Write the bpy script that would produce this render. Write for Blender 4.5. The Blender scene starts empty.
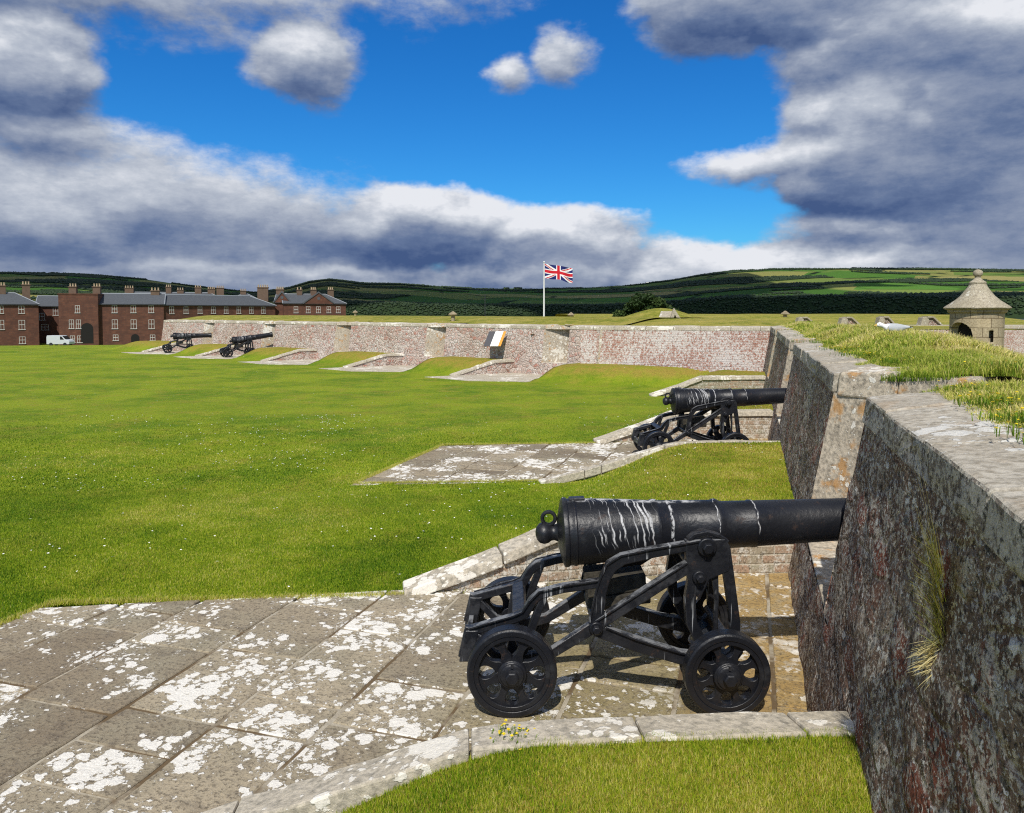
import bpy, bmesh, math, random
import numpy as np
from mathutils import Vector, Matrix
random.seed(7); RNG=np.random.default_rng(11)
scene=bpy.context.scene; COL=scene.collection
H=2.6
TH=math.radians(17.25); S_,C_=math.sin(TH),math.cos(TH)
def uv2xy(u,v): return (u*S_+v*C_, u*C_-v*S_)
def xy2u(X,Y): return X*S_+Y*C_
def xy2v(X,Y): return X*C_-Y*S_
# ------------------------------------------------------------------ noise
def _h(i,j,k,s):
    n=(i*374761393+j*668265263+k*2147483647+s*1274126177)&0xffffffff
    n=((n^(n>>13))*1274126177)&0xffffffff
    return ((n^(n>>16))&0xffff)/65535.0
def vnoise(x,y,z=0.0,s=0):
    x=np.asarray(x,float);y=np.asarray(y,float);z=np.asarray(z,float)+x*0
    i=np.floor(x).astype(np.int64);j=np.floor(y).astype(np.int64);k=np.floor(z).astype(np.int64)
    a=x-i;b=y-j;c=z-k
    a=a*a*(3-2*a);b=b*b*(3-2*b);c=c*c*(3-2*c)
    def L(p,q,t): return p+(q-p)*t
    r=L(L(L(_h(i,j,k,s),_h(i+1,j,k,s),a),L(_h(i,j+1,k,s),_h(i+1,j+1,k,s),a),b),
        L(L(_h(i,j,k+1,s),_h(i+1,j,k+1,s),a),L(_h(i,j+1,k+1,s),_h(i+1,j+1,k+1,s),a),b),c)
    return r
def fbm(x,y,z=0.0,o=4,s=0):
    t=0;A=.5;F=1
    for q in range(o):
        t=t+A*(vnoise(np.asarray(x)*F,np.asarray(y)*F,np.asarray(z)*F,s+q)-.5);A*=.5;F*=2.03
    return t
def sst(a,b,x):
    t=np.clip((x-a)/(b-a),0,1);return t*t*(3-2*t)
# ------------------------------------------------------------------ objects
def tag(o,label=None,cat=None,group=None,kind=None):
    if label:o['label']=label
    if cat:o['category']=cat
    if group:o['group']=group
    if kind:o['kind']=kind
    return o
def empty(name,loc=(0,0,0),rz=0):
    o=bpy.data.objects.new(name,None);COL.objects.link(o);o.location=loc;o.rotation_euler=(0,0,rz);o.empty_display_size=.2;return o
def mesh_np(name,V,F,mat,parent=None,smooth=False,mats=None,midx=None,attr=None):
    me=bpy.data.meshes.new(name)
    V=np.asarray(V,np.float32).reshape(-1,3);
    F=np.asarray(F,np.int32)
    n=F.shape[1]
    me.vertices.add(len(V));me.vertices.foreach_set('co',V.ravel())
    me.loops.add(F.size);me.loops.foreach_set('vertex_index',F.ravel())
    me.polygons.add(len(F));me.polygons.foreach_set('loop_start',np.arange(0,F.size,n,dtype=np.int32))
    me.polygons.foreach_set('loop_total',np.full(len(F),n,np.int32))
    if smooth: me.polygons.foreach_set('use_smooth',np.ones(len(F),bool))
    for m in (mats or [mat]): me.materials.append(m)
    if midx is not None: me.polygons.foreach_set('material_index',np.asarray(midx,np.int32))
    if attr is not None:
        a=me.attributes.new('tint','FLOAT','POINT');a.data.foreach_set('value',np.asarray(attr,np.float32))
    me.update(calc_edges=True);me.validate()
    o=bpy.data.objects.new(name,me);COL.objects.link(o)
    if parent:o.parent=parent
    return o
class MB:
    """collects simple solids, links them as one mesh object"""
    def __init__(s): s.b=bmesh.new();s.mi=0
    def faces(s,vs,fs):
        v=[s.b.verts.new(p) for p in vs];out=[]
        for f in fs:
            try:
                q=s.b.faces.new([v[i] for i in f]);q.material_index=s.mi;out.append(q)
            except ValueError: pass
        return v,out
    def hexa(s,p): # 8 pts: bottom 4 ccw, top 4 ccw
        s.faces(p,[(3,2,1,0),(4,5,6,7),(0,1,5,4),(1,2,6,5),(2,3,7,6),(3,0,4,7)])
    def box(s,x0,x1,y0,y1,z0,z1,jit=0):
        r=lambda:random.uniform(-jit,jit) if jit else 0
        p=[(x0,y0,z0),(x1,y0,z0),(x1,y1,z0),(x0,y1,z0),(x0,y0,z1),(x1,y0,z1),(x1,y1,z1),(x0,y1,z1)]
        s.hexa([(a+r(),b+r(),c+r()) for a,b,c in p])
    def prism(s,pts,a,b,ax='y'):
        """extrude 2D polygon along axis; pts ccw"""
        def P(p,t):
            if ax=='y':return (p[0],t,p[1])
            if ax=='x':return (t,p[0],p[1])
            return (p[0],p[1],t)
        n=len(pts);vs=[P(p,a) for p in pts]+[P(p,b) for p in pts]
        s.faces(vs,[tuple(range(n-1,-1,-1)),tuple(range(n,2*n))]+[(i,(i+1)%n,n+(i+1)%n,n+i) for i in range(n)])
    def strip(s,pts,w,a,b,ax='y'):
        """bar following a 2D polyline, width w (number or list)"""
        n=len(pts);w=[w]*n if not hasattr(w,'__len__') else w
        L=[];R=[]
        for i in range(n):
            p=Vector(pts[i]);d0=(p-Vector(pts[i-1])).normalized() if i else None
            d1=(Vector(pts[i+1])-p).normalized() if i<n-1 else None
            d=(d0 or d1) if not(d0 and d1) else (d0+d1).normalized()
            k=1 if not(d0 and d1) else 1/max(.5,d.dot(d0))
            nn=Vector((-d.y,d.x))*w[i]*.5*k
            L.append(tuple(p+nn));R.append(tuple(p-nn))
        s.prism(L+R[::-1],a,b,ax)
    def tube(s,p0,p1,r0,r1=None,n=12,caps=True):
        r1=r0 if r1 is None else r1
        p0=Vector(p0);p1=Vector(p1);d=(p1-p0).normalized()
        t=Vector((0,0,1)) if abs(d.z)<.9 else Vector((1,0,0))
        a=d.cross(t).normalized();b=d.cross(a)
        vs=[];
        for p,r in((p0,r0),(p1,r1)):
            for i in range(n):
                q=2*math.pi*i/n;vs.append(p+a*math.cos(q)*r+b*math.sin(q)*r)
        fs=[(i,(i+1)%n,n+(i+1)%n,n+i) for i in range(n)]
        if caps: fs+=[tuple(range(n-1,-1,-1)),tuple(range(n,2*n))]
        s.faces(vs,fs)
    def lathe(s,prof,n=32,ax='x',c=(0,0,0),close=False):
        """prof list of (t,r) revolved about axis"""
        vs=[]
        for t,r in prof:
            for i in range(n):
                q=2*math.pi*i/n;a,b=r*math.cos(q),r*math.sin(q)
                p={'x':(t,a,b),'y':(a,t,b),'z':(a,b,t)}[ax]
                vs.append((p[0]+c[0],p[1]+c[1],p[2]+c[2]))
        m=len(prof);fs=[]
        for j in range(m-1 if not close else m):
            k=(j+1)%m
            for i in range(n):
                fs.append((j*n+i,j*n+(i+1)%n,k*n+(i+1)%n,k*n+i))
        if not close:
            fs+=[tuple(range(n-1,-1,-1)),tuple((m-1)*n+i for i in range(n))]
        s.faces(vs,fs)
    def sphere(s,c,r,sc=(1,1,1),n=2):
        g=bmesh.ops.create_icosphere(s.b,subdivisions=n,radius=r)
        for v in g['verts']: v.co=Vector((v.co.x*sc[0]+c[0],v.co.y*sc[1]+c[1],v.co.z*sc[2]+c[2]))
        for v in g['verts']:
            for f in v.link_faces:f.material_index=s.mi
    def build(s,name,mat,parent=None,bevel=0,smooth=False,rough=0,rs=3.,seg=2,sub=None,wn=False):
        if sub:
            bmesh.ops.subdivide_edges(s.b,edges=[e for e in s.b.edges if e.calc_length()>sub],cuts=2,use_grid_fill=True)
        bmesh.ops.recalc_face_normals(s.b,faces=s.b.faces)
        if rough:
            co=np.array([v.co[:] for v in s.b.verts])
            for q in range(3):
                d=fbm(co[:,0]*rs+q*31,co[:,1]*rs+7*q,co[:,2]*rs,3,q*5+1)*2*rough
                co[:,q]+=d
            for v,c in zip(s.b.verts,co): v.co=c
        me=bpy.data.meshes.new(name);s.b.to_mesh(me);s.b.free()
        for m in (mat if isinstance(mat,list) else [mat]): me.materials.append(m)
        if smooth:
            me.polygons.foreach_set('use_smooth',np.ones(len(me.polygons),bool))
            try: me.set_sharp_from_angle(angle=math.radians(38))
            except Exception: pass
        o=bpy.data.objects.new(name,me);COL.objects.link(o)
        if parent:o.parent=parent
        if bevel:
            b=o.modifiers.new('bevel','BEVEL');b.width=bevel;b.segments=seg;b.limit_method='ANGLE';b.angle_limit=math.radians(35);b.harden_normals=False
        return o
def copy_tree(o,parent=None):
    c=o.copy();COL.objects.link(c)
    if parent:c.parent=parent
    for ch in o.children: copy_tree(ch,c)
    return c
# ------------------------------------------------------------------ material DSL
class NT:
    def __init__(s,nt): s.nt=nt;nt.nodes.clear()
    def n(s,typ,props=None,**ins):
        d=s.nt.nodes.new(typ)
        for k,v in (props or {}).items(): setattr(d,k,v)
        for k,v in ins.items():
            k2=int(k[1:]) if k[0]=='_' and k[1:].isdigit() else k.replace('_',' ')
            s.set(d.inputs[k2],v)
        return d
    def set(s,i,v):
        if isinstance(v,bpy.types.NodeSocket): s.nt.links.new(v,i)
        elif isinstance(v,bpy.types.Node): s.nt.links.new(v.outputs[0],i)
        else:
            if i.type=='RGBA' and hasattr(v,'__len__') and len(v)==3: v=(*v,1)
            i.default_value=v
    def m(s,op,a,b=0.0,c=0.0,clamp=False):
        return s.n('ShaderNodeMath',{'operation':op,'use_clamp':clamp},_0=a,_1=b,_2=c).outputs[0]
    def vm(s,op,a,b=(0,0,0),out=0,**k):
        d=s.n('ShaderNodeVectorMath',{'operation':op},_0=a,_1=b)
        for kk,v in k.items(): s.set(d.inputs[kk],v)
        return d.outputs[out]
    def mix(s,f,a,b,mode='MIX'):
        d=s.n('ShaderNodeMix',{'data_type':'RGBA','blend_type':mode,'clamp_factor':True})
        s.set(d.inputs[0],f);s.set(d.inputs[6],a);s.set(d.inputs[7],b);return d.outputs[2]
    def mixf(s,f,a,b):
        d=s.n('ShaderNodeMix',{'data_type':'FLOAT'});s.set(d.inputs[0],f);s.set(d.inputs[2],a);s.set(d.inputs[3],b);return d.outputs[0]
    def noise(s,co,scale,detail=4,rough=.55,dist=0.0,out=0):
        return s.n('ShaderNodeTexNoise',Vector=co,Scale=scale,Detail=detail,Roughness=rough,Distortion=dist).outputs[out]
    def vor(s,co,scale,feature='F1',rand=1.0,out='Distance'):
        d=s.n('ShaderNodeTexVoronoi',{'feature':feature},Vector=co,Scale=scale,Randomness=rand);return d.outputs[out]
    def ramp(s,f,a,b,smooth=False):
        d=s.n('ShaderNodeMapRange',{'interpolation_type':'SMOOTHSTEP' if smooth else 'LINEAR'},_0=f,_1=a,_2=b);return d.outputs[0]
    def cr(s,f,stops):
        d=s.n('ShaderNodeValToRGB');s.set(d.inputs[0],f)
        e=d.color_ramp.elements
        while len(e)<len(stops): e.new(.5)
        for q,(p,c) in zip(e,stops): q.position=p;q.color=(*c,1)
        return d.outputs[0]
    def sc(s,co,v): return s.vm('MULTIPLY',co,v)
    def sep(s,co): return s.n('ShaderNodeSeparateXYZ',Vector=co).outputs
    def comb(s,x,y,z=0.0): return s.n('ShaderNodeCombineXYZ',X=x,Y=y,Z=z).outputs[0]
def material(name):
    m=bpy.data.materials.new(name);m.use_nodes=True;t=NT(m.node_tree);return m,t
def finish(t,col,rough=.85,bump=None,bs=.5,bd=.02,spec=.3,disp=None,**k):
    b=t.n('ShaderNodeBsdfPrincipled');t.set(b.inputs['Base Color'],col);t.set(b.inputs['Roughness'],rough);t.set(b.inputs['Specular IOR Level'],spec)
    for kk,v in k.items(): t.set(b.inputs[kk.replace('_',' ')],v)
    if bump is not None:
        q=t.n('ShaderNodeBump',Strength=bs,Distance=bd,Height=bump);t.set(b.inputs['Normal'],q.outputs[0])
    o=t.n('ShaderNodeOutputMaterial');t.nt.links.new(b.outputs[0],o.inputs[0])
def OC(t): return t.n('ShaderNodeTexCoord').outputs['Object']
def simple(name,col,rough=.8,var=.25,scale=8,bs=.3,**k):
    m,t=material(name);co=OC(t);n=t.noise(co,scale,5,.6)
    c=t.mix(n,[x*(1-var) for x in col],[min(1,x*(1+var)) for x in col]);finish(t,c,rough,n,bs,.01,**k);return m
# rubble wall: voronoi stones + mortar + lichen speckle
def rubble(name,stones,mortar,lich,lichen_amt=.5,scale=(3.2,3.2,7.0),brick=False,bump=.8,speck=.5,dark=(.03,.027,.024),fq=1.0):
    m,t=material(name);co=OC(t)
    w=t.vm('ADD',co,t.vm('SCALE',t.vm('SUBTRACT',t.noise(co,2.2,3,.5,out=1),(.5,.5,.5)),Scale=.05 if brick else .22))
    if brick:
        x,y,z=t.sep(w)
        bk=t.n('ShaderNodeTexBrick',{'offset':.5},Vector=t.comb(t.m('ADD',x,y),z,0.0),Scale=1.0,Mortar_Size=.012,Brick_Width=.30,Row_Height=.095,Mortar_Smooth=.5,Bias=0.0)
        t.set(bk.inputs['Color1'],(0,0,0));t.set(bk.inputs['Color2'],(1,1,1));t.set(bk.inputs['Mortar'],(.5,.5,.5))
        cell=bk.outputs['Color'];edge=t.m('SUBTRACT',1.0,bk.outputs['Fac'])
        cellv=t.m('ADD',t.m('MULTIPLY',t.sep(cell)[0],.5),t.m('MULTIPLY',t.noise(co,5,3,.6),.5))
    else:
        wc=t.sc(w,scale)
        d=t.n('ShaderNodeTexVoronoi',{'feature':'F1'},Vector=wc,Scale=1.0,Randomness=.85)
        cellv=t.sep(d.outputs['Color'])[0]
        edge=t.ramp(t.vor(wc,1.0,'DISTANCE_TO_EDGE',.85),.02,.12)
    c=t.cr(cellv,stones)
    fine=t.noise(co,38,6,.7)
    c=t.mix(t.m('MULTIPLY',fine,.55),c,t.mix(1.0,c,(.45,.42,.40),'MULTIPLY'))
    c=t.mix(t.m('MULTIPLY',t.m('SUBTRACT',1.0,edge),.85),c,mortar)
    big=t.noise(co,.9,4,.6)
    l1=t.noise(t.sc(co,(1,.55 if fq>1.2 else 1,.8)),13*fq,7,.72,.4)
    th=t.m('SUBTRACT',.66,t.m('MULTIPLY',t.m('ADD',big,lichen_amt-.5),.32))
    lm=t.ramp(t.m('SUBTRACT',l1,th),0.0,.05)
    c=t.mix(t.m('MULTIPLY',lm,.85),c,t.mix(t.noise(co,60,3,.6),[q*.65 for q in lich],lich))
    # tight speckle of crustose lichen and of dark pits
    sp=t.noise(t.sc(co,(1,.5 if fq>1.2 else 1,.7)),46*fq,4,.65)
    c=t.mix(t.m('MULTIPLY',t.ramp(sp,.56,.62),speck),c,lich)
    c=t.mix(t.m('MULTIPLY',t.ramp(t.noise(t.sc(co,(1,.5 if fq>1.2 else 1,.7)),41*fq,5,.7),.53,.62),.85),c,dark)
    if fq>1.5:
        wv=t.vm('ADD',t.sc(co,(1,.5,.85)),t.vm('SCALE',t.vm('SUBTRACT',t.noise(co,24,3,.6,out=1),(.5,.5,.5)),Scale=.05))
        for sc_,th_,am_ in ((17.0,.34,.9),(34.0,.36,.95),(66.0,.38,.9)):
            dd=t.n('ShaderNodeTexVoronoi',{'feature':'F1'},Vector=wv,Scale=sc_,Randomness=1.0)
            rv=t.sep(dd.outputs['Color'])
            on=t.m('MULTIPLY',t.ramp(dd.outputs['Distance'],th_,th_-.10),t.ramp(t.m('ADD',rv[0],t.m('MULTIPLY',t.m('SUBTRACT',big,.5),1.2)),.66,.70))
            c=t.mix(t.m('MULTIPLY',on,am_),c,t.mix(rv[1],(.50,.46,.38),(.98,.95,.87)))
            pit=t.m('MULTIPLY',t.ramp(dd.outputs['Distance'],th_+.05,th_-.15),t.ramp(rv[2],.80,.84))
            c=t.mix(t.m('MULTIPLY',pit,.85),c,dark)
            l1=t.m('ADD',l1,t.m('SUBTRACT',t.m('MULTIPLY',on,.5),t.m('MULTIPLY',pit,.8)))
    hgt=t.m('ADD',t.m('MULTIPLY',edge,1.2),t.m('ADD',t.m('MULTIPLY',fine,.8),t.m('MULTIPLY',l1,.7)))
    finish(t,c,.92,hgt,bump,.035,.2)
    return m
M={}
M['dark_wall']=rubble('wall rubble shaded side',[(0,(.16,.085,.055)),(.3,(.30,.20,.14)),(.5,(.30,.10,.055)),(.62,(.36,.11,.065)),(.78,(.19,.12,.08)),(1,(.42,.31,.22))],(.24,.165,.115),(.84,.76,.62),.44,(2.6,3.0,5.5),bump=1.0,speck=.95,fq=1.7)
M['light_wall']=rubble('rubble with pale lichen',[(0,(.34,.17,.12)),(.3,(.58,.46,.38)),(.5,(.48,.20,.14)),(.7,(.66,.54,.46)),(1,(.36,.26,.21))],(.54,.45,.38),(.80,.75,.68),.44,(4.2,4.2,7.0),bump=.8,speck=.35,dark=(.07,.06,.05))
M['brick_wall']=rubble('red brick with lichen',[(0,(.28,.12,.085)),(.35,(.43,.22,.16)),(.6,(.38,.16,.11)),(.8,(.50,.34,.27)),(1,(.26,.14,.10))],(.54,.47,.40),(.78,.74,.68),.60,brick=True,bump=.6,speck=.35,dark=(.10,.06,.045))
M['bay_wall']=rubble('weathered brick of bay side walls',[(0,(.22,.14,.09)),(.3,(.40,.33,.24)),(.5,(.42,.28,.19)),(.75,(.36,.34,.25)),(1,(.28,.17,.11))],(.46,.42,.33),(.70,.66,.58),.45,brick=True,bump=.5,speck=.35,dark=(.12,.10,.07))
def stone(name,base,alt,lich,amt,bump=.5,ls=5.0,yellow=0.0,orange=0.0,dark=(.09,.08,.065),joints=0.0):
    m,t=material(name);co=OC(t)
    n1=t.noise(co,1.6,5,.6);n2=t.noise(co,22,7,.7)
    c=t.mix(t.ramp(n1,.35,.65),base,alt)
    c=t.mix(t.ramp(n2,.42,.68),c,dark)
    if yellow: c=t.mix(t.m('MULTIPLY',t.ramp(t.noise(co,2.3,4,.6),.5,.62),yellow),c,(.34,.27,.09))
    if orange: c=t.mix(t.m('MULTIPLY',t.ramp(t.noise(co,4.3,4,.65),.55,.64),orange),c,(.46,.22,.045))
    w=t.vm('ADD',co,t.vm('SCALE',t.vm('SUBTRACT',t.noise(co,9,4,.65,out=1),(.5,.5,.5)),Scale=.16))
    v1=t.vor(w,ls);v2=t.vor(w,ls*2.9)
    big=t.noise(co,1.1,3,.5)
    a=t.m('SUBTRACT',t.m('ADD',.12,t.m('MULTIPLY',t.m('SUBTRACT',big,.5),2.0)),-(amt-.5)*1.1)
    lm=t.m('MAXIMUM',t.ramp(t.m('SUBTRACT',a,v1),0.0,.04),t.ramp(t.m('SUBTRACT',t.m('MULTIPLY',a,.9),v2),0.0,.06))
    lc=t.mix(t.ramp(t.noise(co,70,4,.7),.3,.7),[q*.72 for q in lich],lich)
    c=t.mix(t.m('MULTIPLY',lm,.93),c,lc)
    if joints:
        x,y,z=t.sep(co);bk=t.n('ShaderNodeTexBrick',Vector=t.comb(t.m('MULTIPLY',t.m('ARCTAN2',x,y),joints),z,0.0),Scale=1.0,Mortar_Size=.012,Brick_Width=.50,Row_Height=.30,Mortar_Smooth=.3)
        t.set(bk.inputs['Color1'],(.72,.70,.66));t.set(bk.inputs['Color2'],(1.12,1.05,.92));t.set(bk.inputs['Mortar'],(.35,.30,.24))
        c=t.mix(1.0,c,bk.outputs['Color'],'MULTIPLY')
    finish(t,c,.9,t.m('ADD',t.m('MULTIPLY',n2,1.0),t.m('MULTIPLY',lm,.35)),bump,.02,.25)
    return m
M['coping']=stone('coping stone',(.42,.37,.29),(.52,.48,.40),(.72,.70,.64),.50,.7,6.0,dark=(.22,.19,.14),orange=.12)
M['kerb']=stone('kerb coping stone',(.48,.42,.32),(.56,.50,.40),(.86,.81,.71),.62,.6,5.0,dark=(.22,.20,.16))
M['cheek']=stone('embrasure quoin stone',(.50,.43,.33),(.60,.52,.40),(.84,.80,.70),.6,.6,8.0,orange=.7,dark=(.16,.14,.11))
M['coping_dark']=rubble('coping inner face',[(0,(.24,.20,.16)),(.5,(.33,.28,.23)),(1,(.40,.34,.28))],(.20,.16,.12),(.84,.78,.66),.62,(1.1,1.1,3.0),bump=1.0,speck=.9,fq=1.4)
M['turret']=stone('turret ashlar',(.36,.31,.22),(.46,.41,.30),(.60,.57,.46),.34,.4,7.0,joints=.77,dark=(.24,.20,.13))
M['lead']=stone('turret roof stone',(.34,.30,.21),(.46,.41,.31),(.66,.63,.53),.45,.5,5.0,dark=(.17,.14,.10))
# paving flags
def paving_mat():
    m,t=material('lichened flagstones');co=OC(t)
    g=t.n('ShaderNodeNewGeometry');rnd=t.n('ShaderNodeAttribute',{'attribute_name':'tint'}).outputs['Fac']
    n1=t.noise(co,1.3,5,.6);n2=t.noise(co,34,8,.75);n3=t.noise(co,6,6,.7)
    c=t.mix(rnd,(.200,.155,.102),(.46,.385,.265))
    c=t.mix(t.ramp(n1,.42,.66),c,(.30,.26,.18))
    x,y,z=t.sep(co)
    near=t.m('MULTIPLY',t.ramp(x,-2.2,-1.2,True),t.ramp(n3,.3,.6))
    c=t.mix(t.m('MULTIPLY',near,.80),c,(.29,.235,.085))
    c=t.mix(t.m('MULTIPLY',t.m('MULTIPLY',t.ramp(x,-.55,-.1,True),t.ramp(n3,.25,.55)),.7),c,(.46,.28,.085))
    c=t.mix(t.m('MULTIPLY',t.ramp(n3,.50,.66),.5),c,(.115,.092,.072))
    c=t.mix(t.m('MULTIPLY',t.ramp(n2,.50,.60),.72),c,(.080,.062,.042))
    c=t.mix(t.m('MULTIPLY',t.ramp(t.noise(co,75,5,.7),.58,.68),.5),c,(.42,.40,.33))
    w=t.vm('ADD',co,t.vm('SCALE',t.vm('SUBTRACT',t.noise(co,10,4,.7,out=1),(.5,.5,.5)),Scale=.11))
    big=t.noise(t.vm('ADD',co,(3.7,1.2,0)),1.7,5,.6)
    a=t.m('MINIMUM',t.m('MULTIPLY',t.m('SUBTRACT',t.m('ADD',t.m('ADD',big,t.m('MULTIPLY',t.m('SUBTRACT',n3,.5),.25)),t.m('MULTIPLY',rnd,.14)),.535),2.3),.36)
    v1=t.vor(w,8.5);v2=t.vor(w,17.0);v3=t.vor(w,40.0)
    lm=t.m('MAXIMUM',t.ramp(t.m('SUBTRACT',t.m('ADD',a,.18),v1),0.0,.03),t.ramp(t.m('SUBTRACT',t.m('ADD',a,.15),v2),0.0,.05))
    lm=t.m('MAXIMUM',lm,t.ramp(t.m('SUBTRACT',t.m('MULTIPLY',a,.9),t.m('ADD',v3,-.08)),0.0,.08))
    lm=t.m('MULTIPLY',lm,t.m('SUBTRACT',1.0,t.m('MULTIPLY',t.ramp(x,-1.0,-.35,True),t.ramp(t.noise(co,3.1,4,.6),.62,.45))))
    lc=t.mix(t.ramp(t.noise(co,85,5,.7),.25,.65),(.58,.55,.48),(.92,.88,.80))
    c=t.mix(t.m('MULTIPLY',lm,.95),c,lc)
    finish(t,c,.88,t.m('ADD',t.m('MULTIPLY',n2,.9),t.m('ADD',t.m('MULTIPLY',lm,.4),n3)),.75,.018,.3)
    return m
M['paving']=paving_mat()
def mortar():
    m,t=material('joint mortar and earth');co=OC(t);n=t.noise(co,1.7,4,.6);f=t.noise(co,40,5,.7)
    c=t.mix(t.ramp(n,.46,.56),(.56,.50,.39),(.15,.095,.045));c=t.mix(t.m('MULTIPLY',f,.8),c,(.10,.08,.05));finish(t,c,.95,f,.7,.01);return m
M['mortar']=mortar()
M['dirt']=simple('dry joint earth',(.16,.115,.06),.95,.5,20,.8)
# ------------------------------------------------------------------ grass
def grass_ground():
    m,t=material('mown grass');g=t.n('ShaderNodeNewGeometry').outputs['Position']
    a=t.noise(g,.42,6,.65);b=t.noise(g,3.2,5,.7);c3=t.noise(t.sc(g,(1,.8,1)),34,5,.75);d=t.noise(t.sc(g,(.06,.32,1)),1.0,4,.6)
    z=t.sep(g)[2]
    dry=t.m('ADD',t.m('MULTIPLY',t.ramp(z,.02,.40,True),t.ramp(b,.25,.6)),t.m('MULTIPLY',t.ramp(t.noise(g,1.1,5,.65),.5,.72),.55))
    c=t.mix(t.ramp(a,.43,.57),(.115,.205,.007),(.245,.315,.014))
    c=t.mix(t.m('MULTIPLY',t.ramp(d,.42,.62),.5),c,(.235,.300,.012))
    c=t.mix(t.m('MULTIPLY',t.ramp(b,.44,.66),.5),c,(.30,.33,.02))
    c=t.mix(dry,c,(.33,.245,.045))
    c=t.mix(t.m('MULTIPLY',t.ramp(c3,.46,.60),.75),c,t.mix(1.0,c,(.34,.42,.28),'MULTIPLY'))
    c=t.mix(t.m('MULTIPLY',t.ramp(t.noise(g,21,4,.7),.56,.68),.5),c,(.30,.33,.06))
    daisy=t.m('MULTIPLY',t.ramp(t.vor(g,2.6),.065,.03),t.ramp(t.noise(g,.5,3,.6),.50,.58))
    c=t.mix(daisy,c,(.8,.8,.74))
    finish(t,c,.9,t.m('ADD',c3,t.m('MULTIPLY',b,.8)),.9,.035,.15)
    return m
def bank_ground():
    m,t=material('rough bank grass');g=t.n('ShaderNodeNewGeometry').outputs['Position']
    b=t.noise(g,2.2,5,.7);c3=t.noise(g,26,5,.75)
    c=t.mix(t.ramp(b,.38,.64),(.18,.21,.02),(.40,.35,.07))
    c=t.mix(t.m('MULTIPLY',t.ramp(t.noise(t.sc(g,(.3,1,1)),.8,4,.6),.45,.62),.6),c,(.46,.37,.10))
    c=t.mix(t.m('MULTIPLY',t.ramp(c3,.45,.62),.7),c,t.mix(1.0,c,(.35,.4,.3),'MULTIPLY'))
    finish(t,c,.9,t.m('ADD',c3,b),1.0,.05,.15)
    return m
M['grass']=grass_ground();M['bank']=bank_ground()
def blade_mat(name,stops,trans=.35):
    m,t=material(name);a=t.n('ShaderNodeAttribute',{'attribute_name':'tint'}).outputs['Fac']
    c=t.cr(a,stops)
    b=t.n('ShaderNodeBsdfPrincipled',Base_Color=c,Roughness=.6);b.inputs['Specular IOR Level'].default_value=.2
    tr=t.n('ShaderNodeBsdfTranslucent',Color=c);mx=t.n('ShaderNodeMixShader');t.set(mx.inputs[0],trans);t.nt.links.new(b.outputs[0],mx.inputs[1]);t.nt.links.new(tr.outputs[0],mx.inputs[2])
    o=t.n('ShaderNodeOutputMaterial');t.nt.links.new(mx.outputs[0],o.inputs[0]);return m
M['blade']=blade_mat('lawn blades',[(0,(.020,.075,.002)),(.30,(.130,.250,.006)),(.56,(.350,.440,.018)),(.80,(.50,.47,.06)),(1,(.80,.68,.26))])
M['long']=blade_mat('long grass blades',[(0,(.06,.13,.008)),(.3,(.23,.35,.025)),(.55,(.48,.50,.08)),(.8,(.74,.62,.22)),(1,(.90,.78,.42))])
M['yellow']=simple('yellow petals',(.72,.55,.02),.7,.2,30,.1)
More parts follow.
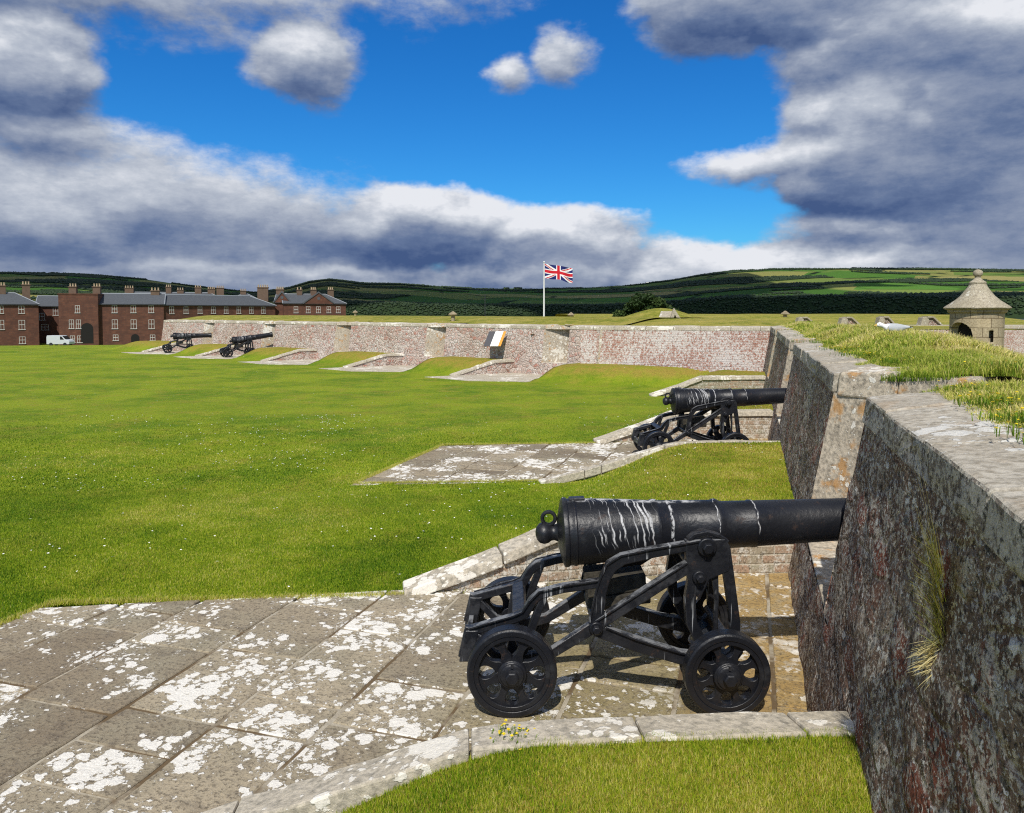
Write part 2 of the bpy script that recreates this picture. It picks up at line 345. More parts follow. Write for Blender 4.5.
# ------------------------------------------------------------------ painted iron
def iron(name,lime=0):
    m,t=material(name);co=OC(t);x,y,z=t.sep(co)
    n1=t.noise(co,30,5,.6);n2=t.noise(co,4,5,.65)
    c=t.mix(n2,(.0045,.005,.007),(.012,.013,.017))
    c=t.mix(t.m('MULTIPLY',t.ramp(t.noise(co,17,5,.7),.64,.72),.35),c,(.06,.035,.022))
    c=t.mix(t.m('MULTIPLY',t.ramp(t.noise(co,6,4,.6),.60,.72),.25),c,(.06,.062,.066))
    rough=t.mixf(n2,.30,.5)
    pt=t.n('ShaderNodeNewGeometry').outputs['Pointiness']
    wear=t.m('MULTIPLY',t.ramp(pt,.54,.62),t.ramp(t.noise(co,14,5,.7),.42,.6))
    c=t.mix(t.m('MULTIPLY',wear,.55),c,(.11,.11,.115))
    rust=t.m('MULTIPLY',t.ramp(t.noise(t.vm('ADD',co,(5,3,1)),9,6,.75),.60,.68),.5)
    c=t.mix(rust,c,(.055,.026,.013));rough=t.mixf(rust,rough,.85)
    dust=t.ramp(t.noise(co,2.2,4,.6),.45,.7);c=t.mix(t.m('MULTIPLY',dust,.18),c,(.03,.03,.034))
    if lime==1: # barrel: bird lime running down the sides
        ang=t.m('ARCTAN2',y,z)                      # 0 at the top
        aa=t.m('ABSOLUTE',ang)
        wob=t.m('MULTIPLY',t.m('SUBTRACT',t.noise(t.comb(t.m('MULTIPLY',x,1.5),t.m('MULTIPLY',ang,1.6),0.0),1.3,1,.5),.5),.07)
        xs=t.m('ADD',t.m('ADD',x,wob),t.m('MULTIPLY',ang,.035))
        st=t.noise(t.comb(t.m('MULTIPLY',xs,46.0),t.m('MULTIPLY',ang,.55),t.m('MULTIPLY',z,.0)),1.0,2,.6)
        win=t.m('MULTIPLY',t.ramp(xs,-.80,-.72),t.ramp(xs,-.30,-.40))
        lm=t.m('MULTIPLY',t.ramp(st,.54,.60),win)
        for cx,w in ((-.19,.013),(.13,.004),(.40,.006)):
            l2=t.ramp(t.m('ABSOLUTE',t.m('SUBTRACT',t.m('ADD',x,t.m('MULTIPLY',wob,.55)),cx)),w,w*.4)
            lm=t.m('MAXIMUM',lm,t.m('MULTIPLY',l2,t.ramp(t.noise(t.comb(t.m('MULTIPLY',x,60.0),t.m('MULTIPLY',ang,4.0)),1.0,3,.6),.40,.5)))
        drip=t.noise(t.comb(t.m('MULTIPLY',xs,16.0),0.0,3.0),1.0,2,.5)
        lm=t.m('MULTIPLY',lm,t.ramp(t.m('SUBTRACT',aa,t.m('ADD',.9,t.m('MULTIPLY',drip,1.8))),.15,-.05))
        top=t.m('MULTIPLY',t.ramp(aa,.26,.10),t.m('MULTIPLY',t.ramp(t.noise(co,11,4,.65),.46,.54),t.m('MULTIPLY',t.ramp(x,-.9,-.8),t.ramp(x,.05,-.05))))
        lm=t.m('MAXIMUM',lm,top)
        lm=t.m('MULTIPLY',lm,t.ramp(t.noise(co,60,4,.7),.30,.50))
        c=t.mix(t.m('MULTIPLY',lm,.80),c,(.58,.58,.58));rough=t.mixf(lm,rough,.85)
    if lime==2: # frame: thin drips and chalky top edges
        N=t.n('ShaderNodeNewGeometry').outputs['Normal'];nz=t.sep(N)[2]
        up=t.m('MULTIPLY',t.ramp(nz,.55,.85),t.ramp(t.noise(co,8,5,.7),.40,.55))
        st=t.noise(t.comb(t.m('MULTIPLY',x,40.0),t.m('MULTIPLY',z,2.0),0.0),1.0,2,.6)
        win=t.ramp(t.noise(co,3.1,3,.5),.48,.56)
        drips=t.m('MULTIPLY',t.ramp(st,.60,.66),win)
        lm=t.m('MAXIMUM',t.m('MULTIPLY',up,.42),t.m('MULTIPLY',drips,.62))
        c=t.mix(lm,c,(.42,.43,.44));rough=t.mixf(lm,rough,.85)
    finish(t,c,rough,t.m('ADD',t.m('MULTIPLY',n1,.8),n2),.45,.010,.38)
    return m
M['barrel']=iron('black paint with bird lime streaks',1);M['frame']=iron('black painted frame iron',2);M['iron']=iron('black painted iron',0)
M['bed']=stone('weathered elevating bed',(.05,.045,.035),(.08,.07,.05),(.30,.29,.24),.35,.5,9.0,dark=(.02,.018,.015))
M['glass']=simple('window pane',(.30,.33,.36),.15,.3,.7,.0);M['white']=simple('white paint',(.72,.72,.70),.6,.1,5,.1)
M['slate']=simple('slate roof',(.075,.082,.092),.7,.35,3,.4)
M['pot']=simple('chimney pot clay',(.40,.31,.20),.8,.2,8)
M['dark']=simple('dark opening',(.012,.011,.010),.9,.2,5)
def brickred():
    m,t=material('dark red sandstone');co=OC(t);x,y,z=t.sep(co)
    bk=t.n('ShaderNodeTexBrick',Vector=t.comb(t.m('ADD',x,y),z,0.0),Scale=1.0,Mortar_Size=.03,Brick_Width=.8,Row_Height=.36)
    t.set(bk.inputs['Color1'],(.105,.040,.026));t.set(bk.inputs['Color2'],(.165,.068,.042));t.set(bk.inputs['Mortar'],(.10,.055,.04))
    n=t.noise(co,.8,5,.7);c=t.mix(t.ramp(n,.35,.7),bk.outputs['Color'],(.070,.034,.026));finish(t,c,.9,n,.3,.02);return m
M['sandstone']=brickred()
# ================================================================== terrain
SP=9.2
# bay outline of the main rampart in (u,v)
BAY=[(1.55,-5.95),(2.6,-3.2),(3.45,-1.2),(4.12,.46),(4.30,1.0),(7.9,1.0),(8.02,.46),(7.33,-1.5),(6.38,-3.05),(5.25,-5.95)]
WO=np.array([2.6,32.]);WW=np.array([-.756,.654]);WNn=np.array([.654,.756])
ST=7.4
def wn2xy(n,t): p=WO+WNn*n+WW*t;return float(p[0]),float(p[1])
BAY2=[(-.1,1.0),(-.12,-.3),(-.02,-2.5),(.1,-3.1),(4.0,-4.1),(4.16,-3.03),(3.46,-1.1),(3.2,1.0)]  # (t,n)
BAYC=[(1.55,-5.95),(2.55,-3.3),(2.92,-2.35),(3.27,-1.2),(3.92,.46),(4.1,1.0),(8.1,1.0),(8.24,.46),(7.50,-1.5),(7.02,-2.3),(6.42,-3.12),(5.25,-5.95)]
BAY2C=[(-.32,1.0),(-.28,-1.3),(-.10,-2.55),(.1,-3.1),(4.0,-4.1),(4.26,-3.03),(3.66,-1.1),(3.36,1.0)]
def inpoly(px,py,poly):
    c=np.zeros(px.shape,bool);n=len(poly)
    for i in range(n):
        x0,y0=poly[i];x1,y1=poly[(i+1)%n]
        cond=((y0>py)!=(y1>py))&(px<(x1-x0)*(py-y0)/((y1-y0)+1e-12)+x0)
        c^=cond
    return c
def mound(d): # profile by distance inward from a wall face
    return .6*sst(3.15,1.25,d)
def base(X,Y):
    z=-.1*sst(5.5,10.5,xy2u(X,Y))
    z=z-4.2*sst(64,82,Y-.12*(X+22))
    return z
def zfun(X,Y,cut=True,edge=True):
    u=xy2u(X,Y);v=xy2v(X,Y)
    P=np.stack([X-WO[0],Y-WO[1]],-1);t=P@WW;n=P@WNn
    b=base(X,Y)
    m=mound(.42-v)*(u<31.5)
    m=np.maximum(m,mound(31-u)*sst(-8.2,-6.7,v)*(v<1))
    m=np.maximum(m,mound(-n)*(t>-.5)*sst(41.5,38,t)*(n<1))
    b3=inpoly(u-2*SP,v,BAYC)&(v<.5);m=np.where(b3,0.0,m)
    z=b+m+.025*fbm(X*.6,Y*.6,0,3,4)+.008*fbm(X*4,Y*4,0,2,9)
    inside=np.zeros(X.shape,bool)
    if cut:
        j=.035*fbm(X*5,Y*5,0,3,21)*2 if edge else 0
        for k in range(-1,2):
            inside|=inpoly(u+j-SP*k,v+j,BAYC)
        for k in range(0,5):
            inside|=inpoly(t+j*.3-ST*k-TB,n+j*.3,BAY2C)
    return z,inside
TB=0.0
def grid_obj(name,x0,x1,y0,y1,dx,mat,hole=None,f=zfun,keep=None,smooth=True):
    nx=int((x1-x0)/dx)+1;ny=int((y1-y0)/dx)+1
    xs=np.linspace(x0,x1,nx);ys=np.linspace(y0,y1,ny);X,Y=np.meshgrid(xs,ys)
    Z,ins=f(X,Y)
    Z=np.where(ins,Z-.45-np.maximum(0,Z),Z)
    idx=np.arange(nx*ny).reshape(ny,nx)
    F=np.stack([idx[:-1,:-1],idx[:-1,1:],idx[1:,1:],idx[1:,:-1]],-1).reshape(-1,4)
    cx=(X[:-1,:-1]+X[1:,1:])/2;cy=(Y[:-1,:-1]+Y[1:,1:])/2
    k=np.ones(cx.shape,bool)
    if hole is not None:k&=~hole(cx,cy)
    if keep is not None:k&=keep(cx,cy)
    kk=ins[:-1,:-1]&ins[1:,1:]&ins[1:,:-1]&ins[:-1,1:]
    k&=~kk
    F=F[k.reshape(-1)]
    V=np.stack([X,Y,Z],-1).reshape(-1,3)
    used=np.unique(F);rm=np.zeros(len(V),int);rm[used]=np.arange(len(used))
    return mesh_np(name,V[used],rm[F],mat,smooth=smooth)
insideA=lambda X,Y:(X>-11.98)&(X<9.98)&(Y>-1.98)&(Y<23.98)
insideB=lambda X,Y:(X>-33.98)&(X<13.98)&(Y>24.02)&(Y<65.98)
wallkeep=lambda X,Y:(xy2v(X,Y)<.62)|(xy2u(X,Y)>33)
tag(grid_obj('lawn',-12,10,-2,24,.065,M['grass'],keep=wallkeep),kind='structure')
tag(grid_obj('lawn',-34,14,24,66,.16,M['grass'],keep=lambda X,Y:(xy2v(X,Y)<.62)&(((X-WO[0])*WNn[0]+(Y-WO[1])*WNn[1])<.3)|(X<-27.2)&(((X-WO[0])*WNn[0]+(Y-WO[1])*WNn[1])<3.5)),kind='structure')
def far_f(X,Y):
    z=base(X,Y)+.025*fbm(X*.6,Y*.6,0,3,4);return z,np.zeros(X.shape,bool)
tag(grid_obj('lawn',-150,-10,-2,170,1.0,M['grass'],f=far_f,keep=lambda X,Y:~((X>-12)&(Y<24))&~((X>-34)&(Y>24)&(Y<66))),kind='structure')
# fort ground far outside, sea, hills
def slab(name,mat,x0,x1,y0,y1,z):
    o=mesh_np(name,[(x0,y0,z),(x1,y0,z),(x1,y1,z),(x0,y1,z)],[(0,1,2,3)],mat);return tag(o,kind='structure')
slab('ground',M['bank'],-400,260,-120,300,-4.6)
def water():
    m,t=material('firth water');g=t.n('ShaderNodeNewGeometry').outputs['Position']
    finish(t,(.05,.07,.09),.25,t.noise(t.sc(g,(.05,.2,1)),1,4,.6),.5,1.0,.5);return m
slab('water',water(),-9000,9000,-3000,2700,-12)
# ================================================================== bays: flagstones + side walls
def paving_object(k,frame,poly,strips,near_u,far_u):
    pass
def clip(poly,a,b,c):
    """keep a*x+b*y+c>=0"""
    out=[]
    for i in range(len(poly)):
        p=poly[i];q=poly[(i+1)%len(poly)]
        dp=a*p[0]+b*p[1]+c;dq=a*q[0]+b*q[1]+c
        if dp>=0: out.append(p)
        if (dp>=0)!=(dq>=0):
            s=dp/(dp-dq);out.append((p[0]+(q[0]-p[0])*s,p[1]+(q[1]-p[1])*s))
    return out
def line_above(p,q): # half plane to the left of p->q
    a=-(q[1]-p[1]);b=q[0]-p[0];return a,b,-(a*p[0]+b*p[1])
vj=[-5.97,-5.33,-4.70,-3.91,-3.20,-2.53,-1.82,-1.15,-.45,.18,.75,1.9]
def flags(name,rng,lo,hi,z,cut_lo,cut_hi,matrot,seam=.012):
    """stone slabs in strips (x=v, y=u); cut_* are lines as ((x,y),(x,y))"""
    V=[];F=[];T=[]
    for i in range(len(vj)-1):
        x0,x1=vj[i]+seam,vj[i+1]-seam
        y=lo-rng.uniform(0,.8)
        while y<hi:
            L=rng.choice([.40,.62,.78,.95,1.15]);y0,y1=y+seam*.8,y+L-seam*.8;y+=L
            a=.004
            P=[(x0+rng.uniform(-a,a),y0+rng.uniform(-a,a)),(x1+rng.uniform(-a,a),y0+rng.uniform(-a,a)),(x1+rng.uniform(-a,a),y1+rng.uniform(-a,a)),(x0+rng.uniform(-a,a),y1+rng.uniform(-a,a))]
            for ln in (cut_lo,cut_hi):
                if P: P=clip(P,*ln)
            if len(P)<3: continue
            zt=z+rng.uniform(-.0025,.0035);tl=[rng.uniform(-.0015,.0015) for _ in range(2)]
            cx=sum(p[0] for p in P)/len(P);cy=sum(p[1] for p in P)/len(P)
            # chipped outline
            Q=[]
            for q in range(len(P)):
                p,r=P[q],P[(q+1)%len(P)];d=math.hypot(r[0]-p[0],r[1]-p[1]);m=max(1,int(d/.07))
                for s in range(m):
                    f=s/m;w=rng.uniform(0,.006) if s else .010
                    x=p[0]+(r[0]-p[0])*f;yy=p[1]+(r[1]-p[1])*f
                    dd=math.hypot(cx-x,cy-yy)+1e-6
                    Q.append((x+(cx-x)/dd*w,yy+(cy-yy)/dd*w))
            n=len(Q);b=len(V);tn=rng.random()
            for (x,yy) in Q: V.append((x,yy,z-.05));T.append(tn)
            for (x,yy) in Q: V.append((x,yy,zt-.007+tl[0]*(x-cx)+tl[1]*(yy-cy)));T.append(tn)
            for (x,yy) in Q:
                dd=math.hypot(cx-x,cy-yy)+1e-6;V.append((x+(cx-x)/dd*.008,yy+(cy-yy)/dd*.008,zt+tl[0]*(x-cx)+tl[1]*(yy-cy)));T.append(tn)
            for s in range(n):
                e=(s+1)%n
                F.append([b+s,b+e,b+n+e,b+n+s]);F.append([b+n+s,b+n+e,b+2*n+e,b+2*n+s])
            F.append([b+2*n+s for s in range(n)])
    me=bpy.data.meshes.new(name);me.from_pydata(V,[],F);me.materials.append(M['paving'])
    a=me.attributes.new('tint','FLOAT','POINT');a.data.foreach_set('value',T)
    o=bpy.data.objects.new(name,me);COL.objects.link(o);o.rotation_euler.z=matrot;return tag(o,kind='structure')
for k in range(-1,2):
    rng=random.Random(40+k);zz=-.1 if k>0 else (0.0)
    off=SP*k
    lo=[(1.2-.0+off,-6.1),(4.6+off,1.9)]
    L1=line_above((-6.1,1.35+off),(1.9,4.55+off));L2=line_above((1.9,8.9+off),(-6.1,5.05+off))
    o=flags('paving',rng,1.0+off,9.3+off,zz,L1,L2,-TH)
    mb=MB();mb.prism([(-5.93,1.62+off),(-3.2,2.72+off),(1.9,4.3+off),(1.9,8.9+off),(-3.1,6.28+off),(-5.93,5.12+off)],zz-.08,zz-.010,'z')
    b=mb.build('paving_bed',[M['mortar']]);b.rotation_euler.z=-TH;tag(b,kind='structure')
# retaining (side) walls with sloping copings
def side_wall(path,z0,frame_rz,origin,out,label,group,face_mat,thick=.24,cth=.115,cut=None):
    """path: list of (x,y,ztop) in the local frame, out: +1/-1 side on which the mound lies (left of path=+1)"""
    root=empty('retaining_wall',(origin[0],origin[1],0),frame_rz);tag(root,label,'wall',group)
    P=[Vector((p[0],p[1])) for p in path]
    nrm=[]
    for i in range(len(P)):
        d=(P[min(i+1,len(P)-1)]-P[max(i-1,0)]).normalized();nrm.append(Vector((-d.y,d.x))*out)
    mb=MB();n=len(P)
    for i in range(n-1):
        a,b=P[i],P[i+1];na,nb=nrm[i],nrm[i+1]
        za,zb=path[i][2]-cth,path[i+1][2]-cth
        i0,i1=.03,thick-.04
        mb.hexa([(*(a+na*i0),z0),(*(b+nb*i0),z0),(*(b+nb*i1),z0),(*(a+na*i1),z0),(*(a+na*i0),max(za,z0+.01)),(*(b+nb*i0),max(zb,z0+.01)),(*(b+nb*i1),max(zb,z0+.01)),(*(a+na*i1),max(za,z0+.01))])
    mb.build('masonry',face_mat,root,rough=.008,rs=6)
    # coping stones along the path
    seg=[];tot=0
    for i in range(n-1): seg.append((tot,(P[i+1]-P[i]).length));tot+=seg[-1][1]
    def at(s):
        s=max(0,min(tot-1e-6,s))
        for i,(s0,l) in enumerate(seg):
            if s<=s0+l:
                f=(s-s0)/l;return P[i].lerp(P[i+1],f),nrm[i].lerp(nrm[i+1],f).normalized(),path[i][2]*(1-f)+path[i+1][2]*f
    mb=MB();s=0;rng=random.Random(int(tot*1000)+int(origin[0]*7)+len(label))
    kinks=[q[0] for q in seg[1:]]
    while s<tot-.05:
        L=rng.uniform(.7,1.15);e=min(s+L,tot)
        for kk in kinks:
            if s<kk-.15<e-.3: e=kk
        if tot-e<.3:e=tot
        m=4;dz=rng.uniform(-.008,.008);dn=rng.uniform(-.012,.012)
        for q in range(m):
            a0=s+.006+(e-s-.012)*q/m;a1=s+.006+(e-s-.012)*(q+1)/m
            pa,na,za=at(a0);pb,nb,zb=at(a1)
            za+=dz;zb+=dz
            c=[(*(pa+na*(-.02+dn)),za-cth-.004),(*(pb+nb*(-.02+dn)),zb-cth-.004),(*(pb+nb*thick),zb-cth-.004),(*(pa+na*thick),za-cth-.004),
               (*(pa+na*(.0+dn)),za-.012),(*(pb+nb*(.0+dn)),zb-.012),(*(pb+nb*thick),zb+.012),(*(pa+na*thick),za+.012)]
            vs=[mb.b.verts.new(x) for x in c]
            fl=[(4,5,6,7),(0,1,5,4),(2,3,7,6),(3,2,1,0)]
            if q==0: fl.append((3,0,4,7))
            if q==m-1: fl.append((1,2,6,5))
            for f in fl: mb.b.faces.new([vs[w] for w in f])
        s=e
    bmesh.ops.remove_doubles(mb.b,verts=mb.b.verts,dist=.0008)
    mb.build('coping',M['kerb'],root,bevel=.014,rough=.016,rs=5,sub=.28)
    return root
ordn={-1:'behind the viewer',0:'nearest',1:'middle',2:'far'}
for k in range(0,3):
    off=SP*k;zb=-.12;g=-.1 if k else 0.0
    nm={0:'beside the nearest cannon',1:'beside the second cannon',2:'in the empty bay before the brick wall'}[k]
    # near side (mound lies towards -u): path along +v
    pn=[(-3.25,2.60+off,g+.03),(-2.35,3.10+off,g+.24),(-1.25,3.47+off,g+.60),(-.4,3.80+off,.62+g),(.50,4.14+off,.60+g)]
    if k<2: side_wall(pn,zb,-TH,(0,0),-1,{0:'low lichened coping wall at the bottom edge, in front of the nearest cannon',1:'low coping wall on the viewer side of the second cannon',2:'low coping wall on the viewer side of the empty bay'}[k],'side walls of the gun bays',M['bay_wall'])
    pf=[(-3.02,6.36+off,g+.05),(-2.2,6.80+off,g+.33),(-1.5,7.28+off,g+.60),(-.6,7.68+off,.60+g),(.50,8.06+off,.60+g)]
    side_wall(pf,zb,-TH,(0,0),1,{0:'pale coping wall rising behind the breech of the nearest cannon',1:'pale coping wall rising behind the second cannon',2:'pale coping wall of the empty bay before the brick wall'}[k],'side walls of the gun bays',M['bay_wall'])
WRZ=math.atan2(.756,.654)
posn=['nearest the corner','second from the corner','third from the corner, empty of guns','behind the right one of the two distant cannons','behind the leftmost cannon']
for k in range(0,5):
    o_=ST*k
    # frame: x = n (outward), y = t
    side_wall([(-2.55,-.02+o_,-.05),(-1.3,-.08+o_,.50),(.25,-.14+o_,.52)],-.12,WRZ,WO,-1,'low pale coping wall on the right side of the distant gun bay '+['nearest the corner','second from the corner','in the middle of the far wall','of the right distant cannon','of the leftmost cannon'][k],'side walls of the far gun bays',M['light_wall'],thick=.26)
    side_wall([(-3.05,4.16+o_,-.05),(-1.1,3.46+o_,.50),(.25,3.15+o_,.50)],-.12,WRZ,WO,1,'low pale coping wall on the left side of the distant gun bay '+['nearest the corner','second from the corner','in the middle of the far wall','of the right distant cannon','of the leftmost cannon'][k],'side walls of the far gun bays',M['light_wall'],thick=.26)
    mb=MB();mb.prism([(1.0,-.2+o_),(1.0,3.3+o_),(-1.1,3.55+o_),(-4.2,4.6+o_),(-4.3,2.0+o_),(-3.0,-.1+o_)],-.30,-.085,'z')
    b=mb.build('paving',[M['kerb']]);b.location=(WO[0],WO[1],0);b.rotation_euler.z=WRZ;tag(b,kind='structure')
# ================================================================== rampart walls
def patch(mbv,p00,p10,p11,p01,nu,nv,amp,seed,out):
    """displaced quad patch; appended to lists (V,F). out: outward normal"""
    V,F=mbv
    a=np.linspace(0,1,nu+1)[None,:,None];b=np.linspace(0,1,nv+1)[:,None,None]
    p00,p10,p11,p01=[np.array(p,float) for p in(p00,p10,p11,p01)]
    P=(p00*(1-a)+p10*a)*(1-b)+(p01*(1-a)+p11*a)*b
    P=P.reshape(-1,3)
    d=fbm(P[:,0]*2.6+P[:,1]*2.6,P[:,2]*4.4,seed*.37,3,seed)+.6*fbm(P[:,0]*11+P[:,1]*11,P[:,2]*14,seed*.7,3,seed+3)
    P=P+np.array(out)*(d[:,None]*amp*2)
    base_=len(V)
    V.extend(map(tuple,P))
    for j in range(nv):
        for i in range(nu):
            q=base_+j*(nu+1)+i;F.append((q,q+1,q+nu+2,q+nu+1))
def build_rampart(name,label,origin,rz,merlons,zb,zt,xb,xt,gap_sill,thick,fm,cm_face,cm_top,cheekm,res,ends_in=(0.0,-.8),cop_h=.17,cop_d=.42,amp=.014,base_res=None,xsill=1.5,group=None):
    """x outward, y along. merlons=[(y0,y1)] at the top arris"""
    root=empty(name,(origin[0],origin[1],0),rz);tag(root,label,'wall',group)
    xf=lambda z:xb+(xt-xb)*(z-zb)/(zt-zb)
    V=[];F=[]
    slope=.04 # ends lean
    for i,(y0,y1) in enumerate(merlons):
        zt2=zt-cop_h
        nu=max(2,int((y1-y0)/res));nv=max(3,int((zt2-gap_sill)/res))
        # inner face
        a0=y0-.0;a1=y1
        dz=(zt-gap_sill)*.085
        patch((V,F),(xf(gap_sill),a0+0,gap_sill),(xf(gap_sill),a1-.0,gap_sill),(xf(zt2),a1+.0,zt2),(xf(zt2),a0,zt2),nu,nv,amp,i+3,(-1,0,0))
        yA=a0+ends_in[0] if False else a0
        # cheeks: far end (at y1) leans back a touch; near end (at y0) closes toward the throat
        T=thick
        nc=max(2,int(.8/res));
        patch((V,F),(xf(gap_sill),a1,gap_sill),(1.45,a1+.12,gap_sill),(1.45,a1+.12,zt2),(xf(zt2),a1,zt2),nc,nv,amp*.4,i+30,(0,1,0))
        patch((V,F),(1.45,a1+.12,gap_sill),(T,a1-1.2,gap_sill),(T,a1-1.2,zt2-.1),(1.45,a1+.12,zt2),nc*2,nv,amp*.4,i+31,(0,1,0))
    mesh_np('masonry',V,F,fm,root,smooth=True)
    # near-end cheeks as dressed quoins (lit side)
    for i,(y0,y1) in enumerate(merlons):
        V=[];F=[];zt2=zt-cop_h;nv=max(3,int((zt2-gap_sill)/res));nc=max(2,int(.8/res))
        patch((V,F),(xf(gap_sill)-.004,y0-.004,gap_sill),(1.45,y0-.82,gap_sill),(1.45,y0-.82,zt2+.0),(xf(zt2)-.004,y0-.004,zt2+.0),nc,nv,amp*.35,i+50,(0,-1,0))
        patch((V,F),(1.45,y0-.82,gap_sill),(thick,y0+.3,gap_sill),(thick,y0+.3,zt2-.1),(1.45,y0-.82,zt2),nc*2,nv,amp*.3,i+51,(0,-1,0))
        mesh_np('embrasure_cheek',V,F,cheekm,root,smooth=True)
    # lower wall below the sills, running through
    V=[];F=[]
    ya=merlons[0][0]-1.2;yb=merlons[-1][1]+1.0
    nu=int((yb-ya)/(base_res or res));nv=max(2,int((gap_sill-zb)/(base_res or res)))
    patch((V,F),(xf(zb),ya,zb),(xf(zb),yb,zb),(xf(gap_sill)+.004,yb,gap_sill+.002),(xf(gap_sill)+.004,ya,gap_sill+.002),nu,nv,amp,77,(-1,0,0))
    mesh_np('base_wall',V,F,fm,root,smooth=True)
    # sills
    mb=MB()
    for i in range(len(merlons)-1):
        y0=merlons[i][1]-.3;y1=merlons[i+1][0]+.3
        mb.box(xf(gap_sill)+.012,thick,y0-1,y1+.5,gap_sill-.16,gap_sill+.012,.004)
    if len(merlons)>1: mb.build('sill',cheekm,root,bevel=.012,rough=.01,sub=.4)
    # coping stones
    mb=MB();rng=random.Random(len(label))
    for i,(y0,y1) in enumerate(merlons):
        y=y0
        while y<y1-.05:
            L=rng.uniform(.75,1.35)
            if y1-(y+L)<.45:L=y1-y
            e=y+L;j=lambda a:rng.uniform(-a,a)
            x0=xt-.03+j(.012);zz=zt+j(.008)
            x0b=xf(zt-cop_h)-.018
            sh0=0 if y>y0+.01 else .0
            c=[(x0b,y+.005,zt-cop_h-.004),(x0b,e-.005,zt-cop_h-.004),(xt+cop_d,e-.005,zt-cop_h-.004),(xt+cop_d,y+.005,zt-cop_h-.004),
               (x0,y+.005,zz),(x0,e-.005,zz),(xt+cop_d,e-.005,zz+.05),(xt+cop_d,y+.005,zz+.05)]
            mb.hexa(c);y=e
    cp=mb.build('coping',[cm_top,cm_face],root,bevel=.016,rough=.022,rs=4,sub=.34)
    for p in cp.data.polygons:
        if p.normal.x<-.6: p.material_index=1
    # cheek coping: long quoins on each near end running out towards the throat
    mb=MB()
    for i,(y0,y1) in enumerate(merlons):
        if i==0 and merlons[0][0]<0: continue
        for (xa,ya_),(xb_,yb_) in (((xt+.0,y0-.03),(xt+.40,y0-.46)),((xt+.41,y0-.47),(xt+.85,y0-.95))):
            h=cop_h+.02
            mb.hexa([(xa-.02,ya_-.03,zt-h),(xb_,yb_-.03,zt-h),(xb_+.25,yb_+.50,zt-h),(xa+.25,ya_+.42,zt-h),
                     (xa,ya_,zt+.015),(xb_,yb_,zt+.05),(xb_+.25,yb_+.50,zt+.07),(xa+.25,ya_+.42,zt+.04)])
    if len(mb.b.verts): mb.build('cheek_coping',cheekm,root,bevel=.02,rough=.025,rs=4,sub=.3)
    return root
mer=[(-6.0,5.49),(7.43,14.25),(16.1,23.5),(25.3,31.3)]
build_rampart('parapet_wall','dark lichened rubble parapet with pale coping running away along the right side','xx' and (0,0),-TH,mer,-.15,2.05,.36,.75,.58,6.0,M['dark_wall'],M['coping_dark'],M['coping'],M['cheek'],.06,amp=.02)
# brick return wall (x=+u outward, y=-v)
C0=uv2xy(30.9,.75);CRZ=math.pi/2-TH
build_rampart('parapet_wall','red brick wall with white lichen closing the rampart between the dark parapet and the corner',C0,CRZ,[(-.6,7.4)],-.3,2.0,-.2,.15,.5,5.0,M['brick_wall'],M['kerb'],M['kerb'],M['cheek'],.14,amp=.012,cop_h=.13)
mer2=[(-1.2,.34)]+[(.34+1.35+ST*i,.34+ST*(i+1)) for i in range(5)]
build_rampart('parapet_wall','long pale pinkish rubble wall with embrasures in the middle distance',WO,WRZ,mer2,-.3,2.0,-.2,.15,.42,5.0,M['light_wall'],M['kerb'],M['kerb'],M['cheek'],.14,amp=.012,cop_h=.13)
# tan quoin blocks at the ends of the distant merlons
# ================================================================== turf on top of the ramparts
def strip_grid(name,origin,rz,x0,x1,y0,y1,dx,zf,mat,dy=None):
    nx=int((x1-x0)/dx)+1;ny=int((y1-y0)/(dy or dx))+1
    X,Y=np.meshgrid(np.linspace(x0,x1,nx),np.linspace(y0,y1,ny))
    Z,kill=zf(X,Y)
    idx=np.arange(nx*ny).reshape(ny,nx);F=np.stack([idx[:-1,:-1],idx[:-1,1:],idx[1:,1:],idx[1:,:-1]],-1).reshape(-1,4)
    kk=~(kill[:-1,:-1]|kill[1:,1:]|kill[1:,:-1]|kill[:-1,1:]);F=F[kk.reshape(-1)]
    V=np.stack([X,Y,Z],-1).reshape(-1,3)
    o=mesh_np(name,V,F,mat,smooth=True);o.location=(origin[0],origin[1],0);o.rotation_euler.z=rz
    return tag(o,kind='structure')
GAPS=[(5.49,7.43),(14.25,16.1),(23.5,25.3)]
def ingap(x,y,gaps,t0=1.2):
    r=np.zeros(x.shape,bool)
    for a,b in gaps:
        lo=np.interp(x,[.7,1.45,6.0],[a,a+.12,a-1.2]);hi=np.interp(x,[.7,1.45,6.0],[b,b-.82,b+.3])
        r|=(y>lo)&(y<hi)
    return r
def bankz(x,y):
    z=2.05+(.08+.10*sst(6,12,y)*(1-.9*sst(14,22,y)))*sst(1.0,1.7,x)-.27*np.maximum(0,x-1.9-.4*sst(6,12,y))-4*sst(6.2,11,x)
    z=z+.05*fbm(x*1.2,y*1.2,0,4,5)+.02*fbm(x*6,y*6,0,3,8)
    return z
def bankA(x,y):
    g=ingap(x,y,GAPS)
    e=1.07+.14*fbm(y*1.7,x*0+.3,0,3,14)*2
    z=bankz(x,y);z=np.where(x<e,2.04-.08*(e-x)/.3,z)
    return z,g
strip_grid('grass_bank',(0,0),-TH,1.04,12,-6,33,.075,bankA,M['bank'],dy=.12)
